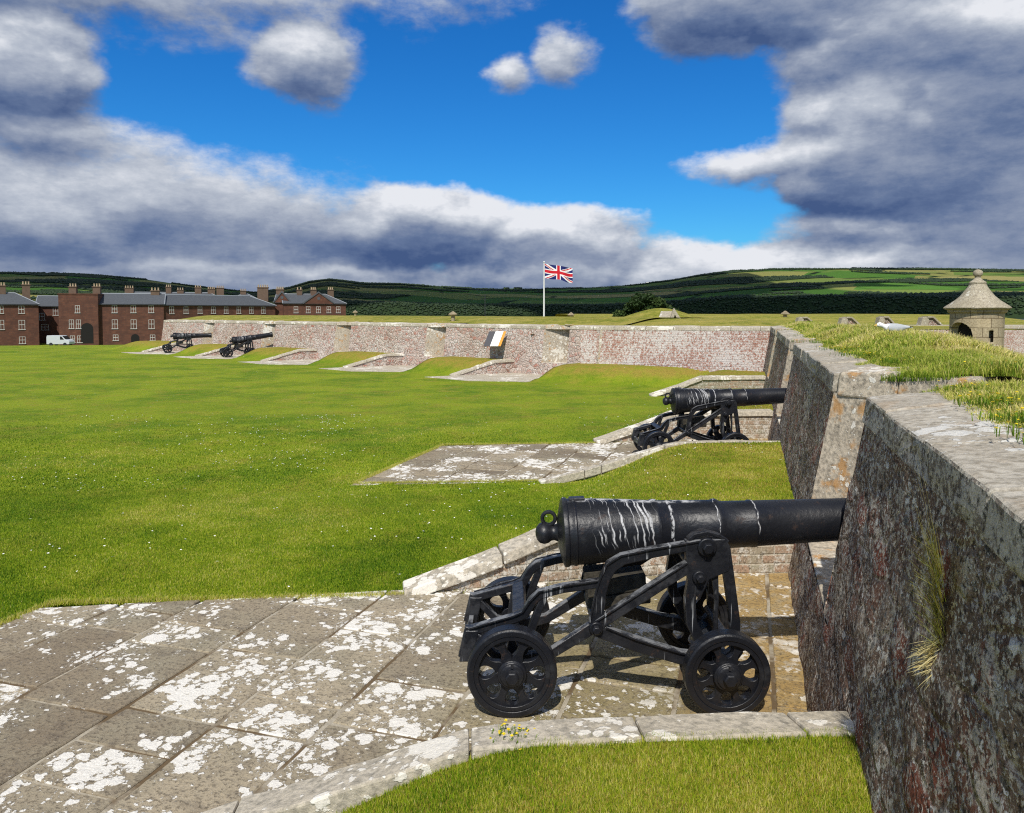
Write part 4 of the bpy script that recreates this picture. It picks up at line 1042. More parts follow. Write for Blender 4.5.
def building(name_label,x0,x1,Y0,Y1,ye,yr,wins,z0=-4.3,depth=9,roof='hip',chim=(),ridge_in=None,gable=None,door=None,group='barrack blocks'):
    """front facade from pixel column x0 (distance Y0) to x1 (distance Y1); ye/yr: eaves and ridge pixel rows at x0"""
    A=Vector((px2(x0,Y0),Y0));B=Vector((px2(x1,Y1),Y1));L=(B-A).length;rz=math.atan2(B.y-A.y,B.x-A.x)
    r=empty('barracks',(A.x,A.y,0),rz);tag(r,name_label,'building',group)
    ze=zpx(ye,Y0);zr=zpx(yr,Y0+depth*.35)
    mb=MB();mb.box(0,L,0,depth,z0,ze);mb.build('wall',M['sandstone'],r)
    if roof:
        hl=depth*.45 if 'l' in roof or roof=='hip' else 0;hr=depth*.45 if 'r' in roof or roof=='hip' else 0
        e=.25
        mb=MB()
        V=[(-e,-e,ze),(L+e,-e,ze),(L+e,depth+e,ze),(-e,depth+e,ze),(hl,depth/2,zr),(L-hr,depth/2,zr)]
        mb.faces(V,[(0,1,5,4),(1,2,5),(2,3,4,5),(3,0,4),(3,2,1,0)]);rf=mb.build('roof',M['slate'],r)
        mb=MB();mb.tube((hl,depth/2,zr+.02),(L-hr,depth/2,zr+.02),.12,n=8)
        for a,b in(((-e,-e,ze),(hl,depth/2,zr)),((L+e,-e,ze),(L-hr,depth/2,zr))): mb.tube(a,b,.10,n=6)
        mb.build('ridge',M['ridge'],rf)
        mb=MB();mb.box(-.2,L+.2,-.34,-.05,ze-.22,ze+.02);mb.build('gutter',M['iron'],r)
        pr=rf
    else:
        mb=MB();mb.box(-.1,L+.1,-.12,depth+.1,ze-.0,ze+.22);pr=mb.build('parapet_cap',M['sandstone'],r)
    def tolocal(px):
        # intersection of the view column with the facade line
        k=(px-512)/770;d=B-A
        t=(k*A.y-A.x)/(d.x-k*d.y);return t*L,(A+d*t).y
    for (wx,wy,ww,wh) in wins:
        lx,Yl=tolocal(wx);window(r,lx,zpx(wy,Yl),ww,wh)
    for (cx,ct,cw) in chim:
        lx,Yl=tolocal(cx);zt=zpx(ct,Yl+depth/2);w=cw/770*Yl
        mb=MB();cy=depth/2
        mb.box(lx-w/2,lx+w/2,cy-.6,cy+.6,min(zr,zt)-2.0,zt-.75);mb.box(lx-w/2-.12,lx+w/2+.12,cy-.72,cy+.72,zt-.749,zt-.55)
        c=mb.build('chimney',M['stack'],pr)
        mb=MB();k=max(2,int(w/.45))
        for q in range(k):
            px_=lx-w/2+.22+(w-.44)*q/(k-1);mb.lathe([(zt-.549,.17),(zt-.1,.14),(zt-.05,.18),(zt+.05,.17)],10,'z',(px_,cy,0))
        mb.build('chimney_pot',M['pot'],c,smooth=True)
    if gable:
        g0,g1,gy=gable;a,Yl=tolocal(g0);b,_=tolocal(g1);zp=zpx(gy,Yl)
        mb=MB();mb.prism([(a,ze-.1),(b,ze-.1),((a+b)/2,zp)],-.35,depth*.45,'y');mb.build('pediment',M['sandstone'],r)
        mb=MB();mb.strip([(a-.3,ze-.05),((a+b)/2,zp+.08),(b+.3,ze-.05)],.28,-.5,-.1,'y');mb.build('pediment_coping',M['slate'],r)
        mb=MB();mb.tube(((a+b)/2,-.40,(ze*.55+zp*.45)),((a+b)/2,-.30,(ze*.55+zp*.45)),.38,n=20);mb.build('roundel',M['slate'],r)
    if door:
        for dx,dyt,w,hh in door:
            lx,Yl=tolocal(dx);zt=zpx(dyt,Yl)
            pts=[(lx-w/2,zt-hh)]+[(lx+w/2,zt-hh)]+[(lx+w/2*math.cos(q),zt-w/2+w/2*math.sin(q)) for q in np.linspace(0,math.pi,11)]
            mb=MB();mb.prism(pts,-.04,.1,'y');mb.build('doorway',M['dark'],r)
    return r
M['ridge']=simple('lead ridge',(.26,.28,.30),.6,.2)
R=lambda xs,y,w=1.0,h=1.5:[(x,y,w,h) for x in xs]
building('leftmost hip-roofed barrack block running out of the frame',-75,39,150,160,303.8,292,R((-58,-38,-18,1,22),309.5)+R((-58,-38,-18,1,22),324.7,1.1,1.9)+R((-58,-38,-18,22),340,1.1,1.4),chim=((-40,283,7),(2,283,7),(27,282,7)),roof='r')
building('low recessed barrack link with slate roof between the leftmost block and the tall flat gable',37,60,168,170,306,296,[(42.3,316.5,1,1.5),(56,311,1,1.8)]+R((45,),327,1.4,1.2),roof='x',depth=8)
building('tall flat-topped barrack gable with two chimneys and a dark arched doorway',59,98.5,158,160,294.5,294,[(78,309,.9,1.5),(71.6,324,.9,1.8),(78.6,324,.9,1.8),(72.3,339,.9,1.4),(79.5,339,.9,1.4)],roof=None,depth=11,chim=((66.8,284,7),(91.5,284,7)),door=((87,323,2.3,4.2),))
building('barrack block with two rows of white windows right of the tall gable',98.5,164,161,165,304,293.5,R((115,133.8,151.6),309)+R((115,133.8,151.6),324,1.1,1.9)+R((115.5,152.5),337.5,1,1.2),roof='x',door=((135,334,1.6,2.6),),chim=((153.5,288,8),))
building('long low barrack range with one visible row of windows, hipped at its right end',164.3,275.5,165.5,186,304.8,294.6,R((172,186.3,200.3,213.6,226.4,239,251.6,263.6),310),roof='r',chim=())
building('barrack block with a triangular pediment at the right end of the row',284,346,186,192,303.3,294,R((296.2,308.4,318.6,329,338.4),309.6),roof='r',gable=(304,333.5,292.5),chim=((302.5,287.5,5),(316.8,287.5,5.5),(334.3,287.5,5.5)),depth=9)
building('narrow barrack wing with steep end gable and large chimney stack beside the pediment',275.3,285.5,187,187.5,302,293.5,[(-400,300,1,1)][:0],roof='x',depth=9,chim=((261.5,285,10.5),(279,287,7.5)),gable=(275,290,292))
building('rear barrack range showing only roof and chimneys behind the long low range',110,225,215,225,300,292,[],roof='hip',chim=((128,286,8),(168,285,5),(180,288,6),(198,285.5,6),(211.5,287,7),(220.5,286,7)))
building('rear barrack range with a small white-edged roof peak behind the long low range',228,262,225,228,301,293.5,[],roof='hip',chim=((243.5,289,5.5),))
# van in front of the barracks
def make_van():
    Y=140;X0=px2(46,Y);X1=px2(69,Y);L=X1-X0;zt=zpx(335.5,Y)
    r=empty('parked_van',(X0,Y,zt-1.95));tag(r,'white van parked in front of the leftmost barracks','van')
    vw=simple('van white paint',(.50,.52,.54),.35,.05)
    s=L/4.6
    mb=MB();mb.prism([(0,.35),(4.55*s,.35),(4.6*s,.8),(4.45*s,1.05),(3.75*s,1.25),(3.1*s,1.88),(2.8*s,1.95),(.1,1.95),(0,1.6)],0,1.8,'y');mb.build('body',vw,r,bevel=.06)
    mb=MB();mb.prism([(2.75*s,1.2),(3.55*s,1.2),(3.05*s,1.78),(2.75*s,1.78)],-.012,.02,'y');mb.build('side_window',M['dark'],r)
    mb=MB();mb.prism([(3.72*s,1.28),(3.80*s,1.28),(3.18*s,1.86),(3.10*s,1.84)],.12,1.68,'y');mb.build('windscreen',M['dark'],r)
    for x in(.9*s,3.7*s):
        for y in(-.02,1.62):
            mb=MB();mb.tube((x,y,.33),(x,y+.2,.33),.33,n=20);w=mb.build('wheel',M['iron'],r,smooth=True)
make_van()
# ================================================================== bush / trees
def leaf_cloud(blobs,n,size,rng,shell=.55):
    """small quads spread through ellipsoid blobs"""
    P=[];T=[]
    for (c,r,w) in blobs:
        m=int(n*w)
        d=rng.normal(size=(m,3));d/=np.linalg.norm(d,axis=1)[:,None]
        rad=rng.uniform(shell,1.0,m)**.6
        lump=1+.28*fbm(d[:,0]*2.2+c[0],d[:,1]*2.2+c[1],d[:,2]*2.2,3,5)*2
        p=d*(rad*lump)[:,None]*np.array(r)+np.array(c)
        P.append(p);T.append(np.full(m,rng.uniform(.2,.8))+rng.normal(0,.15,m))
    P=np.concatenate(P);T=np.clip(np.concatenate(T),0,1)
    m=len(P);a=rng.normal(size=(m,3));a/=np.linalg.norm(a,axis=1)[:,None];b=np.cross(a,rng.normal(size=(m,3)));b/=np.linalg.norm(b,axis=1)[:,None]+1e-9
    s=size*rng.uniform(.6,1.4,m)[:,None]
    V=np.stack([P-a*s-b*s*.6,P+a*s-b*s*.6,P+a*s*.7+b*s*.6,P-a*s*.7+b*s*.6],1).reshape(-1,3)
    return V,np.arange(4*m).reshape(m,4),np.repeat(T,4)
M['leaf']=blade_mat('dark leaves',[(0,(.016,.034,.010)),(.5,(.036,.068,.016)),(1,(.085,.115,.030))],.2)
M['bark']=simple('bark',(.07,.05,.035),.9,.3,10)
def bush():
    Y=62;X=px2(646,Y)
    r=empty('broad_tree',(X,Y,-.5));tag(r,'dark dome-shaped broad tree rising behind the turf left of the big stone gable','tree')
    rng=np.random.default_rng(5);bl=[]
    w=2.3
    for i in range(34):
        a=rng.uniform(-1,1);hgt=math.sqrt(max(.05,1-abs(a)**2.2))
        z=rng.uniform(.25,1)*hgt*2.75
        bl.append(((a*w*1.02,rng.uniform(-1.6,1.6)*hgt,1.5+z),(.62,.62,.42),1/34))
    V,F,T=leaf_cloud(bl,15000,.085,rng,.35)
    mesh_np('crown',V,F,M['leaf'],r,attr=T)
    mb=MB();mb.tube((0,0,-2),(0,0,2.2),.28,.16,10)
    for i in range(9):
        a=rng.uniform(-1,1);mb.tube((0,0,rng.uniform(.8,2)),(a*1.9,rng.uniform(-1,1),rng.uniform(2.0,3.4)),.1,.03,6)
    mb.build('trunk',M['bark'],r)
bush()
# grass hump under the big gable
def hump(x,y):
    return 1.98+.55*np.exp(-((x-3.0)/4.6)**2-((y-.0)/3.0)**2)*1.0+.04*fbm(x,y,0,3,4),np.zeros(x.shape,bool)
g=strip_grid('turf_hump',(px2(650,38),37.5),0,-6,9,-4,6,.3,lambda x,y:(2.05+.75*np.exp(-((x-.6)/1.9)**2-((y-1)/2.2)**2)+.04*fbm(x,y,0,3,4)-.4*sst(2.5,6,np.hypot(x-.6,y-1)),np.zeros(x.shape,bool)),M['bank'])
# ================================================================== far hills
SIL=[(-700,262),(-300,268),(0,273),(60,273.5),(100,275.5),(150,280),(200,287),(235,291),(255,293),(290,288),(310,282),(330,279.5),(345,281),(365,283.5),(400,284),(440,287),(480,289),(515,288.5),(560,289),(600,288),(640,285),(670,281),(700,275.5),(730,271.5),(770,269.5),(850,268.5),(920,269),(1000,270.5),(1060,271),(1400,266),(1800,272)]
def hills():
    sx=np.array([math.atan((p[0]-512)/770) for p in SIL]);se=np.array([(312-p[1])/770*math.cos(a) for p,a in zip(SIL,sx)])
    na,nr=1500,260
    A=np.linspace(sx[0],sx[-1],na);r0,r1=2000.,5200.
    Rr=r0+(r1-r0)*np.linspace(0,1,nr)**1.15
    AA,RR=np.meshgrid(A,Rr)
    E=np.interp(AA,sx,se)
    f=(RR-r0)/(r1-700-r0)
    X=RR*np.sin(AA);Y=RR*np.cos(AA)
    top=E*(r1-700)+H
    k=fbm(X/900,Y/900,0,4,3)
    shape=np.clip(f,0,1)
    prof=.16*sst(0,.035,shape)+.84*(shape**.85)
    prof=prof+.22*k*np.sin(np.clip(shape,0,1)*math.pi)
    Z=-12+(top+12)*prof-180*sst(1.0,1.2,f)
    Z=Z+fbm(X/160,Y/160,0,3,8)*10*sst(0,.2,f)*(1-.6*sst(.9,1,f))
    # never above the measured skyline
    lim=(E*RR+H)
    Z=np.minimum(Z,lim)
    V=np.stack([X,Y,Z],-1).reshape(-1,3);idx=np.arange(na*nr).reshape(nr,na)
    F=np.stack([idx[:-1,:-1],idx[:-1,1:],idx[1:,1:],idx[1:,:-1]],-1).reshape(-1,4)
    WD=sst(.07,.13,fbm(X/520,Y/200,0,4,17)+.3*sst(2160,2050,RR)+.25*sst(4150,4400,RR)*(fbm(AA*30,AA*0,0,3,5)+.12>0))
    m,t=material('hill fields and woods');g=t.n('ShaderNodeNewGeometry').outputs['Position']
    rot=t.n('ShaderNodeVectorRotate',{'rotation_type':'Z_AXIS'},Vector=g,Angle=.5).outputs[0]
    fs=t.sc(rot,(1/420,1/300,0.0))
    v=t.n('ShaderNodeTexVoronoi',{'distance':'CHEBYCHEV'},Vector=fs,Scale=1.0,Randomness=.8)
    rr=t.sep(v.outputs['Color'])
    c=t.cr(rr[0],[(0,(.050,.120,.022)),(.3,(.080,.180,.030)),(.55,(.13,.19,.045)),(.75,(.26,.24,.08)),(.9,(.095,.19,.035)),(1,(.32,.27,.11))])
    e=t.vor(fs,1.0,'DISTANCE_TO_EDGE',.8)
    hed=t.ramp(e,.035,.015);c=t.mix(t.m('MULTIPLY',hed,t.ramp(t.noise(g,.012,3,.6),.4,.5)),c,(.012,.026,.010))
    c=t.mix(t.m('MULTIPLY',t.noise(t.sc(g,(1,1,1)),.03,4,.7),.4),c,t.mix(1.0,c,(.6,.6,.5),'MULTIPLY'))
    w=t.noise(t.vm('ADD',g,(900.0,300.0,0.0)),.0011,5,.6);z=t.sep(g)[2]
    woods_=t.ramp(t.m('ADD',w,t.m('MULTIPLY',t.m('ABSOLUTE',t.m('SUBTRACT',t.ramp(z,-10.0,200.0),.42)),.55)),.60,.615)
    woods=t.n('ShaderNodeAttribute',{'attribute_name':'tint'}).outputs['Fac'];low=t.ramp(z,10.0,4.0)
    # birch-green belts and a pale rocky scar along the shore
    woods=t.m('MAXIMUM',woods,t.m('MULTIPLY',low,t.ramp(t.noise(g,.003,3,.6),.34,.40)))
    x_,y_,z_=t.sep(g);k1=t.ramp(t.vm('LENGTH',t.vm('MULTIPLY',t.vm('SUBTRACT',g,(1065.0,2190.0,0.0)),(1/190,1/270,0.0)),out=1),1.0,.8)
    c=t.mix(t.m('MULTIPLY',k1,.5),c,t.mix(t.ramp(rr[1],.35,.6),(.12,.26,.04),(.36,.33,.10)))  # sunlight put into the colour: brighter fields inside this patch
    woods=t.m('MULTIPLY',woods,t.m('SUBTRACT',1.0,k1))
    wc=t.mix(t.noise(g,.02,6,.75),(.022,.040,.018),(.034,.054,.022))
    c=t.mix(woods,c,wc)
    finish(t,c,.95,t.noise(g,.03,5,.7),.9,8.0,.05)
    o=mesh_np('hills',V,F,m,smooth=True,attr=WD.reshape(-1));tag(o,kind='structure')
    return A,Rr,Z
HA,HR,HZ=hills()
def hz(a,r):
    i=np.interp(a,HA,np.arange(len(HA)));j=np.interp(r,HR,np.arange(len(HR)))
    i0=np.clip(np.floor(i).astype(int),0,len(HA)-2);j0=np.clip(np.floor(j).astype(int),0,len(HR)-2);a_=i-i0;b_=j-j0
    return (HZ[j0,i0]*(1-a_)+HZ[j0,i0+1]*a_)*(1-b_)+(HZ[j0+1,i0]*(1-a_)+HZ[j0+1,i0+1]*a_)*b_
def hill_trees():
    rng=np.random.default_rng(9);V=[];F=[];T=[]
    P=[]
    # hedgerow and shelter-belt trees
    m=270000
    a=rng.uniform(HA[0],HA[-1],m);r=rng.uniform(2020,4480,m)
    X=r*np.sin(a);Y=r*np.cos(a)
    k=fbm(X/520,Y/200,0,4,17)
    keep=((k>.09)&(np.hypot((X-1065)/190,(Y-2190)/270)>.95))|((r<2130))|((r>4300)&(fbm(a*30,a*0,0,3,5)>-.12))
    a=a[keep];r=r[keep]
    # skyline clumps on the left-centre knoll
    a2=np.arctan((rng.uniform(300,345,260)-512)/770);a=np.r_[a,a2];r=np.r_[r,rng.uniform(4420,4500,260)]
    X=r*np.sin(a);Y=r*np.cos(a);Z=hz(a,r);n=len(a)
    s=rng.uniform(2.6,5.2,n)*(1+.5*(r>3500))
    ico=[(0,0,1.15),(.9,0,.35),(.28,.85,.4),(-.73,.53,.3),(-.73,-.53,.38),(.28,-.85,.3),(0,0,-.4)]
    fc=[(0,1,2),(0,2,3),(0,3,4),(0,4,5),(0,5,1),(6,2,1),(6,3,2),(6,4,3),(6,5,4),(6,1,5)]
    I=np.array(ico);base_=I[None]*s[:,None,None]*np.array([1.1,1.1,.8])*(1+rng.uniform(-.25,.25,(n,7,1)))
    V=base_+np.stack([X,Y,Z+s*.15],-1)[:,None,:]
    F=(np.array(fc)[None]+(np.arange(n)*7)[:,None,None]).reshape(-1,3)
    T=np.repeat(rng.uniform(0,1,n),7)
    m_=blade_mat('distant woodland',[(0,(.018,.036,.016)),(1,(.034,.054,.022))],.0)
    o=mesh_np('distant_woods',V.reshape(-1,3),F,m_,attr=T);tag(o,'dark woods, hedgerows and shelter belts across the far hills','woodland',kind='stuff')
hill_trees()
def cottage(x,y,Y,w,label):
    a=math.atan((x-512)/770);X=px2(x,Y);z=zpx(y,Y)
    r=empty('farmhouse',(X,Y,z-2));tag(r,label,'house','farmhouses on the far hillside')
    s=w/770*Y
    mb=MB();mb.box(-s/2,s/2,0,s*.4,-10,s*.2);mb.prism([(-s/2,s*.2),(s/2,s*.2),(s*.42,s*.36),(-s*.42,s*.36)],.0,s*.4,'y') ;mb.build('wall',M['white'],r)
    mb=MB();mb.prism([(-s*.55,s*.2),(s*.55,s*.2),(s*.46,s*.37),(-s*.46,s*.37)],.02*s,s*.45,'y');mb.build('roof',M['slate'],r)
# ================================================================== blades of grass
def blades(name,X,Y,Z,h,w,lean,tone,mat,rng,kind='stuff',label=None,cat=None,seg=1):
    n=len(X);a=rng.uniform(0,2*math.pi,n);la=rng.uniform(0,2*math.pi,n);L=rng.uniform(.1,1,n)*lean
    dx=np.cos(a)*w/2;dy=np.sin(a)*w/2;ox=np.cos(la)*L*h;oy=np.sin(la)*L*h
    if seg==1:
        V=np.stack([np.stack([X-dx,Y-dy,Z-.01],-1),np.stack([X+dx,Y+dy,Z-.01],-1),np.stack([X+ox,Y+oy,Z+h*np.sqrt(np.maximum(.15,1-L*L))],-1)],1)
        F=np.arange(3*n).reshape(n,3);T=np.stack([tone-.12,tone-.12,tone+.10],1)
        o=mesh_np(name,V.reshape(-1,3),F,mat,attr=np.clip(T.reshape(-1),0,1))
    else:
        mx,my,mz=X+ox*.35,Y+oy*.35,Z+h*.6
        V=np.stack([np.stack([X-dx,Y-dy,Z-.02],-1),np.stack([X+dx,Y+dy,Z-.02],-1),np.stack([mx-dx*.8,my-dy*.8,mz],-1),np.stack([mx+dx*.8,my+dy*.8,mz],-1),np.stack([X+ox,Y+oy,Z+h*np.maximum(.55,1-L*.4)],-1)],1)
        b=np.arange(n)[:,None]*5
        F=np.concatenate([b+np.array([[0,1,3]]),b+np.array([[0,3,2]]),b+np.array([[2,3,4]])],0)
        T=np.stack([tone-.25,tone-.25,tone,tone,tone+.18],1)
        o=mesh_np(name,V.reshape(-1,3),F,mat,attr=np.clip(T.reshape(-1),0,1))
    if label: tag(o,label,cat,kind=kind)
    return o
def lawn_pts(n,xr,yr,rng,dens=None,cone=.74):
    X=rng.uniform(*xr,n);Y=rng.uniform(*yr,n);Z,ins=zfun(X,Y)
    u=xy2u(X,Y);v=xy2v(X,Y)
    k=~ins&(v<.36+.18*np.maximum(0,Z)/1.0+.03)
    # inside camera cone only
    k&=(np.abs(X)/np.maximum(Y,.1)<cone)&(Y>.5)
    if dens is not None:k&=rng.random(n)<dens(X,Y)
    return X[k],Y[k],Z[k]
def tone_at(X,Y,Z,rng):
    t=.40+1.0*fbm(X*.8,Y*.8,0,4,31)+.45*fbm(X*4,Y*4,0,3,35)+.20*np.clip(Z/.5,0,1)
    edge=0
    return np.clip(t+rng.normal(0,.22,len(X)),0,1)
rng=np.random.default_rng(3)
X,Y,Z=lawn_pts(1500000,(-1.9,2.2),(1.9,5.0),rng,None,.95);n=len(X)
X,Y,Z=X[:230000],Y[:230000],Z[:230000]
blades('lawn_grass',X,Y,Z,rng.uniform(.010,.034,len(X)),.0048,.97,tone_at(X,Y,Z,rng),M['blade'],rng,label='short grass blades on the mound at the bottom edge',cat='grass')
X,Y,Z=lawn_pts(900000,(-8,4),(5.4,11.5),rng,lambda x,y:np.clip((7.2/y)**2,0,1))
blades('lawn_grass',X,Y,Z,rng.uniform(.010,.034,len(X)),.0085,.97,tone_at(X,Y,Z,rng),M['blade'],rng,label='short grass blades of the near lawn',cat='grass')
X,Y,Z=lawn_pts(420000,(-15,7),(11.5,21),rng,lambda x,y:np.clip((12.5/y)**2,0,1)*np.clip((21-y)/6,0,1))
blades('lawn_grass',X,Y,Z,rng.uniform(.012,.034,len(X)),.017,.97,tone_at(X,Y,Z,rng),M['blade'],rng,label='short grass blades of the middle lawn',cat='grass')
# fringe along bay edges (longer, drier)
def fringe():
    PX=[];PY=[]
    for k in range(0,2):
        for poly in (BAY,):
            n=len(poly)
            for i in range(n):
                p,q=np.array(poly[i]),np.array(poly[(i+1)%n]);L=np.linalg.norm(q-p);m=int(L*1500)
                f=rng.uniform(0,1,m)[:,None];pts=p+(q-p)*f+rng.normal(0,.022,(m,2))
                if poly[i][1]>-3.0 and poly[(i+1)%n][1]>-3.0: continue
                u=pts[:,0]+SP*k;v=pts[:,1];PX.append(u*S_+v*C_);PY.append(u*C_-v*S_)
    X=np.concatenate(PX);Y=np.concatenate(PY);Z=base(X,Y)+.0
    k=(Y>.5)&(np.abs(X)/Y<.75);X,Y,Z=X[k],Y[k],Z[k]
    blades('lawn_grass',X,Y,Z,rng.uniform(.02,.05,len(X)),.006,1.0,np.clip(.80+rng.normal(0,.2,len(X)),0,1),M['blade'],rng,label='dry grass fringe along the flagstone edges',cat='grass')
fringe()
# long grass of the parapet bank
def bankpts(n,xr,yr,rng,clump=.0):
    x=rng.uniform(*xr,n);y=rng.uniform(*yr,n)
    e=1.07+.14*fbm(y*1.7,x*0+.3,0,3,14)*2
    z=bankz(x,y);g=ingap(x,y,GAPS)
    k=(x>e)&~g
    c=fbm(x*2.6,y*2.6,0,3,44)
    k&=rng.random(n)<np.clip(.55+1.6*c,.12,1)
    x,y,z,c=x[k],y[k],z[k],c[k]
    X=y*S_+x*C_;Y=y*C_-x*S_
    q=(np.abs(X)/np.maximum(Y,.1)<.75)&(Y>.8);return X[q],Y[q],z[q],c[q],x[q]
for (N,xr,yr,h,w,lab) in ((480000,(1.0,4.0),(1.2,9),.07,.0045,'long tufted grass on the near parapet bank'),(260000,(1.0,5.5),(9,19),.11,.010,'long tufted grass on the middle of the parapet bank'),(130000,(1.0,7),(19,32),.09,.018,'long tufted grass on the far part of the parapet bank')):
    X,Y,Z,c,xx=bankpts(N,xr,yr,rng)
    hh=h*rng.uniform(.45,1.5,len(X))*(.75+1.3*np.clip(c+.2,0,.8))*np.clip(.45+(xx-1.0)/.9,.4,1)
    t=np.clip(.54+.9*fbm(X*1.3,Y*1.3,0,3,51)+rng.normal(0,.16,len(X)),0,1)
    blades('bank_grass',X,Y,Z,hh,w,1.0,t,M['long'],rng,label=lab,cat='grass',seg=2)
# tufts of yellow flowers along the coping edge
def flower_clump(u,v,z,r,n,label,rs):
    rg=np.random.default_rng(rs);X0,Y0=uv2xy(u,v)
    root=empty('yellow_flowers',(X0,Y0,z));tag(root,label,'plant','yellow wildflower clumps')
    X=rg.normal(0,r*.5,n);Y=rg.normal(0,r*.5,n);hh=rg.uniform(.0,.045,n)
    d=blades('leaves',np.r_[X,X],np.r_[Y,Y],np.zeros(2*n),np.r_[hh,hh]*.9,.0042,1.0,np.clip(rg.normal(.2,.1,2*n),0,1),M['long'],rg,seg=2);d.parent=root
    m=n//3;V=[];F=[]
    for i in range(m):
        c=np.array([X[i],Y[i],hh[i]]);s=rg.uniform(.006,.011)
        for q in range(2):
            a=rg.normal(size=3);a/=np.linalg.norm(a);b=np.cross(a,(0,0,1));b/=np.linalg.norm(b)+1e-9;a=np.cross(b,(0,0,1))*(.8)+np.array([0,0,rg.uniform(-.4,.4)])
            k=len(V);V+=[c-a*s,c-b*s,c+a*s,c+b*s];F.append((k,k+1,k+2,k+3))
    p=mesh_np('petals',V,F,M['yellow'],root)
nm=['yellow flower clump on the bank nearest the right frame edge','second yellow flower clump from the right frame edge on the bank','yellow flower clump above the middle of the near coping','yellow flower clump behind the near coping end','yellow flowers above the orange-stained quoin','yellow flower clump on the bank over the second merlon, nearer one','yellow flower clump on the bank over the second merlon, farther one','small yellow flower clump far along the coping','smallest yellow flower clump far along the coping','yellow flowers deeper in the bank grass near the right frame edge','yellow flowers deeper in the middle of the bank']
sp=[(3.45,1.12,2.12,.16,150),(3.95,1.18,2.13,.14,130),(4.6,1.22,2.13,.16,120),(5.3,1.25,2.13,.15,110),(7.9,1.32,2.15,.25,200),(9.0,1.22,2.15,.3,220),(10.2,1.15,2.15,.3,220),(12.5,1.15,2.15,.4,200),(15.6,1.3,2.15,.5,180),(3.9,1.7,2.2,.25,110),(6.2,1.9,2.24,.35,130)]
for i,(s_,nmm) in enumerate(zip(sp,nm)): flower_clump(*s_,nmm,100+i)
X0,Y0=uv2xy(3.42,-1.12)
flower_clump(3.38,-1.05,.60,.10,70,'small yellow flower clump behind the low coping wall at the bottom edge',333)
# weed growing out of the dark wall face
def wall_weed():
    X,Y=uv2xy(3.0,.655)
    r=empty('grass_tuft',(X,Y,1.58));tag(r,'tuft of tall green and straw grass growing out of the dark wall face','plant')
    rg=np.random.default_rng(8);mb=MB();V=[];F=[];T=[]
    for i in range(430):
        dead=rg.random()<.28
        L=rg.uniform(.08,.24) if not dead else rg.uniform(.05,.14)
        if i<8:L=rg.uniform(.45,.62)
        a=rg.uniform(-1,1)*.45;out=rg.uniform(.01,.05)
        zz0=rg.uniform(-.16,.16);w0=rg.normal(0,.035);p0=np.array([S_*w0-.01,C_*w0,zz0]) if not dead else np.array([S_*w0*.6,C_*w0*.6,rg.uniform(-.24,-.12)])
        up=1 if not dead else -.5
        if i<8:up,a,out=1,rg.uniform(-.16,.08),.05
        t=rg.uniform(.35,.8) if not dead else rg.uniform(.85,1)
        if i<8:t=.85
        pts=[p0+np.array([-out*s*2.0+S_*a*L*s*1.0,out*s*.7+C_*a*L*s*1.0,up*L*s*(1-.45*abs(a)*s)-(.12*L*s*s)]) for s in (0,.35,.7,1)]
        w=.0032 if i>=8 else .0022
        k=len(V)
        wd=np.array([C_*0+S_,C_,0])*w
        for q,p in enumerate(pts):
            ww=wd*(1,.9,.6,.1)[q];V+=[p-ww,p+ww];T+=[t,t]
        for q in range(3):F.append((k+2*q,k+2*q+1,k+2*q+3,k+2*q+2))
    mesh_np('blades',V,F,M['long'],r,attr=T)
wall_weed()
gx,gy=uv2xy(12.6,4.25)

# daisies and clover heads scattered over the lawn
def daisies():
    rg=np.random.default_rng(77)
    X=rg.uniform(-11,6,9000);Y=rg.uniform(6,20,9000);Z,ins=zfun(X,Y)
    v=xy2v(X,Y);k=~ins&(v<.3)&(np.abs(X)/Y<.72)&(fbm(X*.5,Y*.5,0,3,61)+rg.normal(0,.07,len(X))>.06)
    X,Y,Z=X[k][:520],Y[k][:520],Z[k][:520];n=len(X)
    s=rg.uniform(.006,.011,n)*(1+Y/40);h=rg.uniform(.02,.04,n);A=np.arange(6)*math.pi/3
    V=np.stack([X[:,None]+np.cos(A)*s[:,None],Y[:,None]+np.sin(A)*s[:,None],(Z+h)[:,None]+rg.uniform(-.004,.004,(n,6))],-1)
    C=np.stack([X,Y,Z+h+.004],-1)[:,None,:];V=np.concatenate([C,V],1).reshape(-1,3)
    F=(np.array([(0,i+1,(i+1)%6+1) for i in range(6)])[None]+(np.arange(n)*7)[:,None,None]).reshape(-1,3)
    o=mesh_np('daisies',V,F,simple('daisy white',(.86,.86,.80),.8,.05));tag(o,'tiny white daisies dotted over the lawn','flowers',kind='stuff')
daisies()
# ================================================================== gull position, clouds, light, camera
gull.location=(px2(893,11.6),11.6,zpx(331,11.6)-.16);gull.rotation_euler.z=math.radians(4);gull.scale=(.88,.88,.88)
cottage(648,283.5,4000,5,'tiny white farmhouse high on the ridge left of centre')
cottage(852,281,4000,6,'tiny white farmhouse above the sunlit fields')
cottage(872,282,4000,5,'tiny white cottage right of the farmhouse above the sunlit fields')
cottage(51,284.5,3600,5,'tiny white farmhouse on the hillside above the left barracks')
SUN_EL=math.radians(50);SUN_AZ=math.radians(180+0.0)  # sun behind the viewer
sd=Vector((math.sin(SUN_AZ)*math.cos(SUN_EL),math.cos(SUN_AZ)*math.cos(SUN_EL),math.sin(SUN_EL)))
sd=Vector((-math.cos(SUN_EL)*.17,-math.cos(SUN_EL),math.sin(SUN_EL))).normalized()
L=bpy.data.lights.new('sun','SUN');L.energy=4.6;L.angle=math.radians(.55);L.color=(1.0,.955,.88)
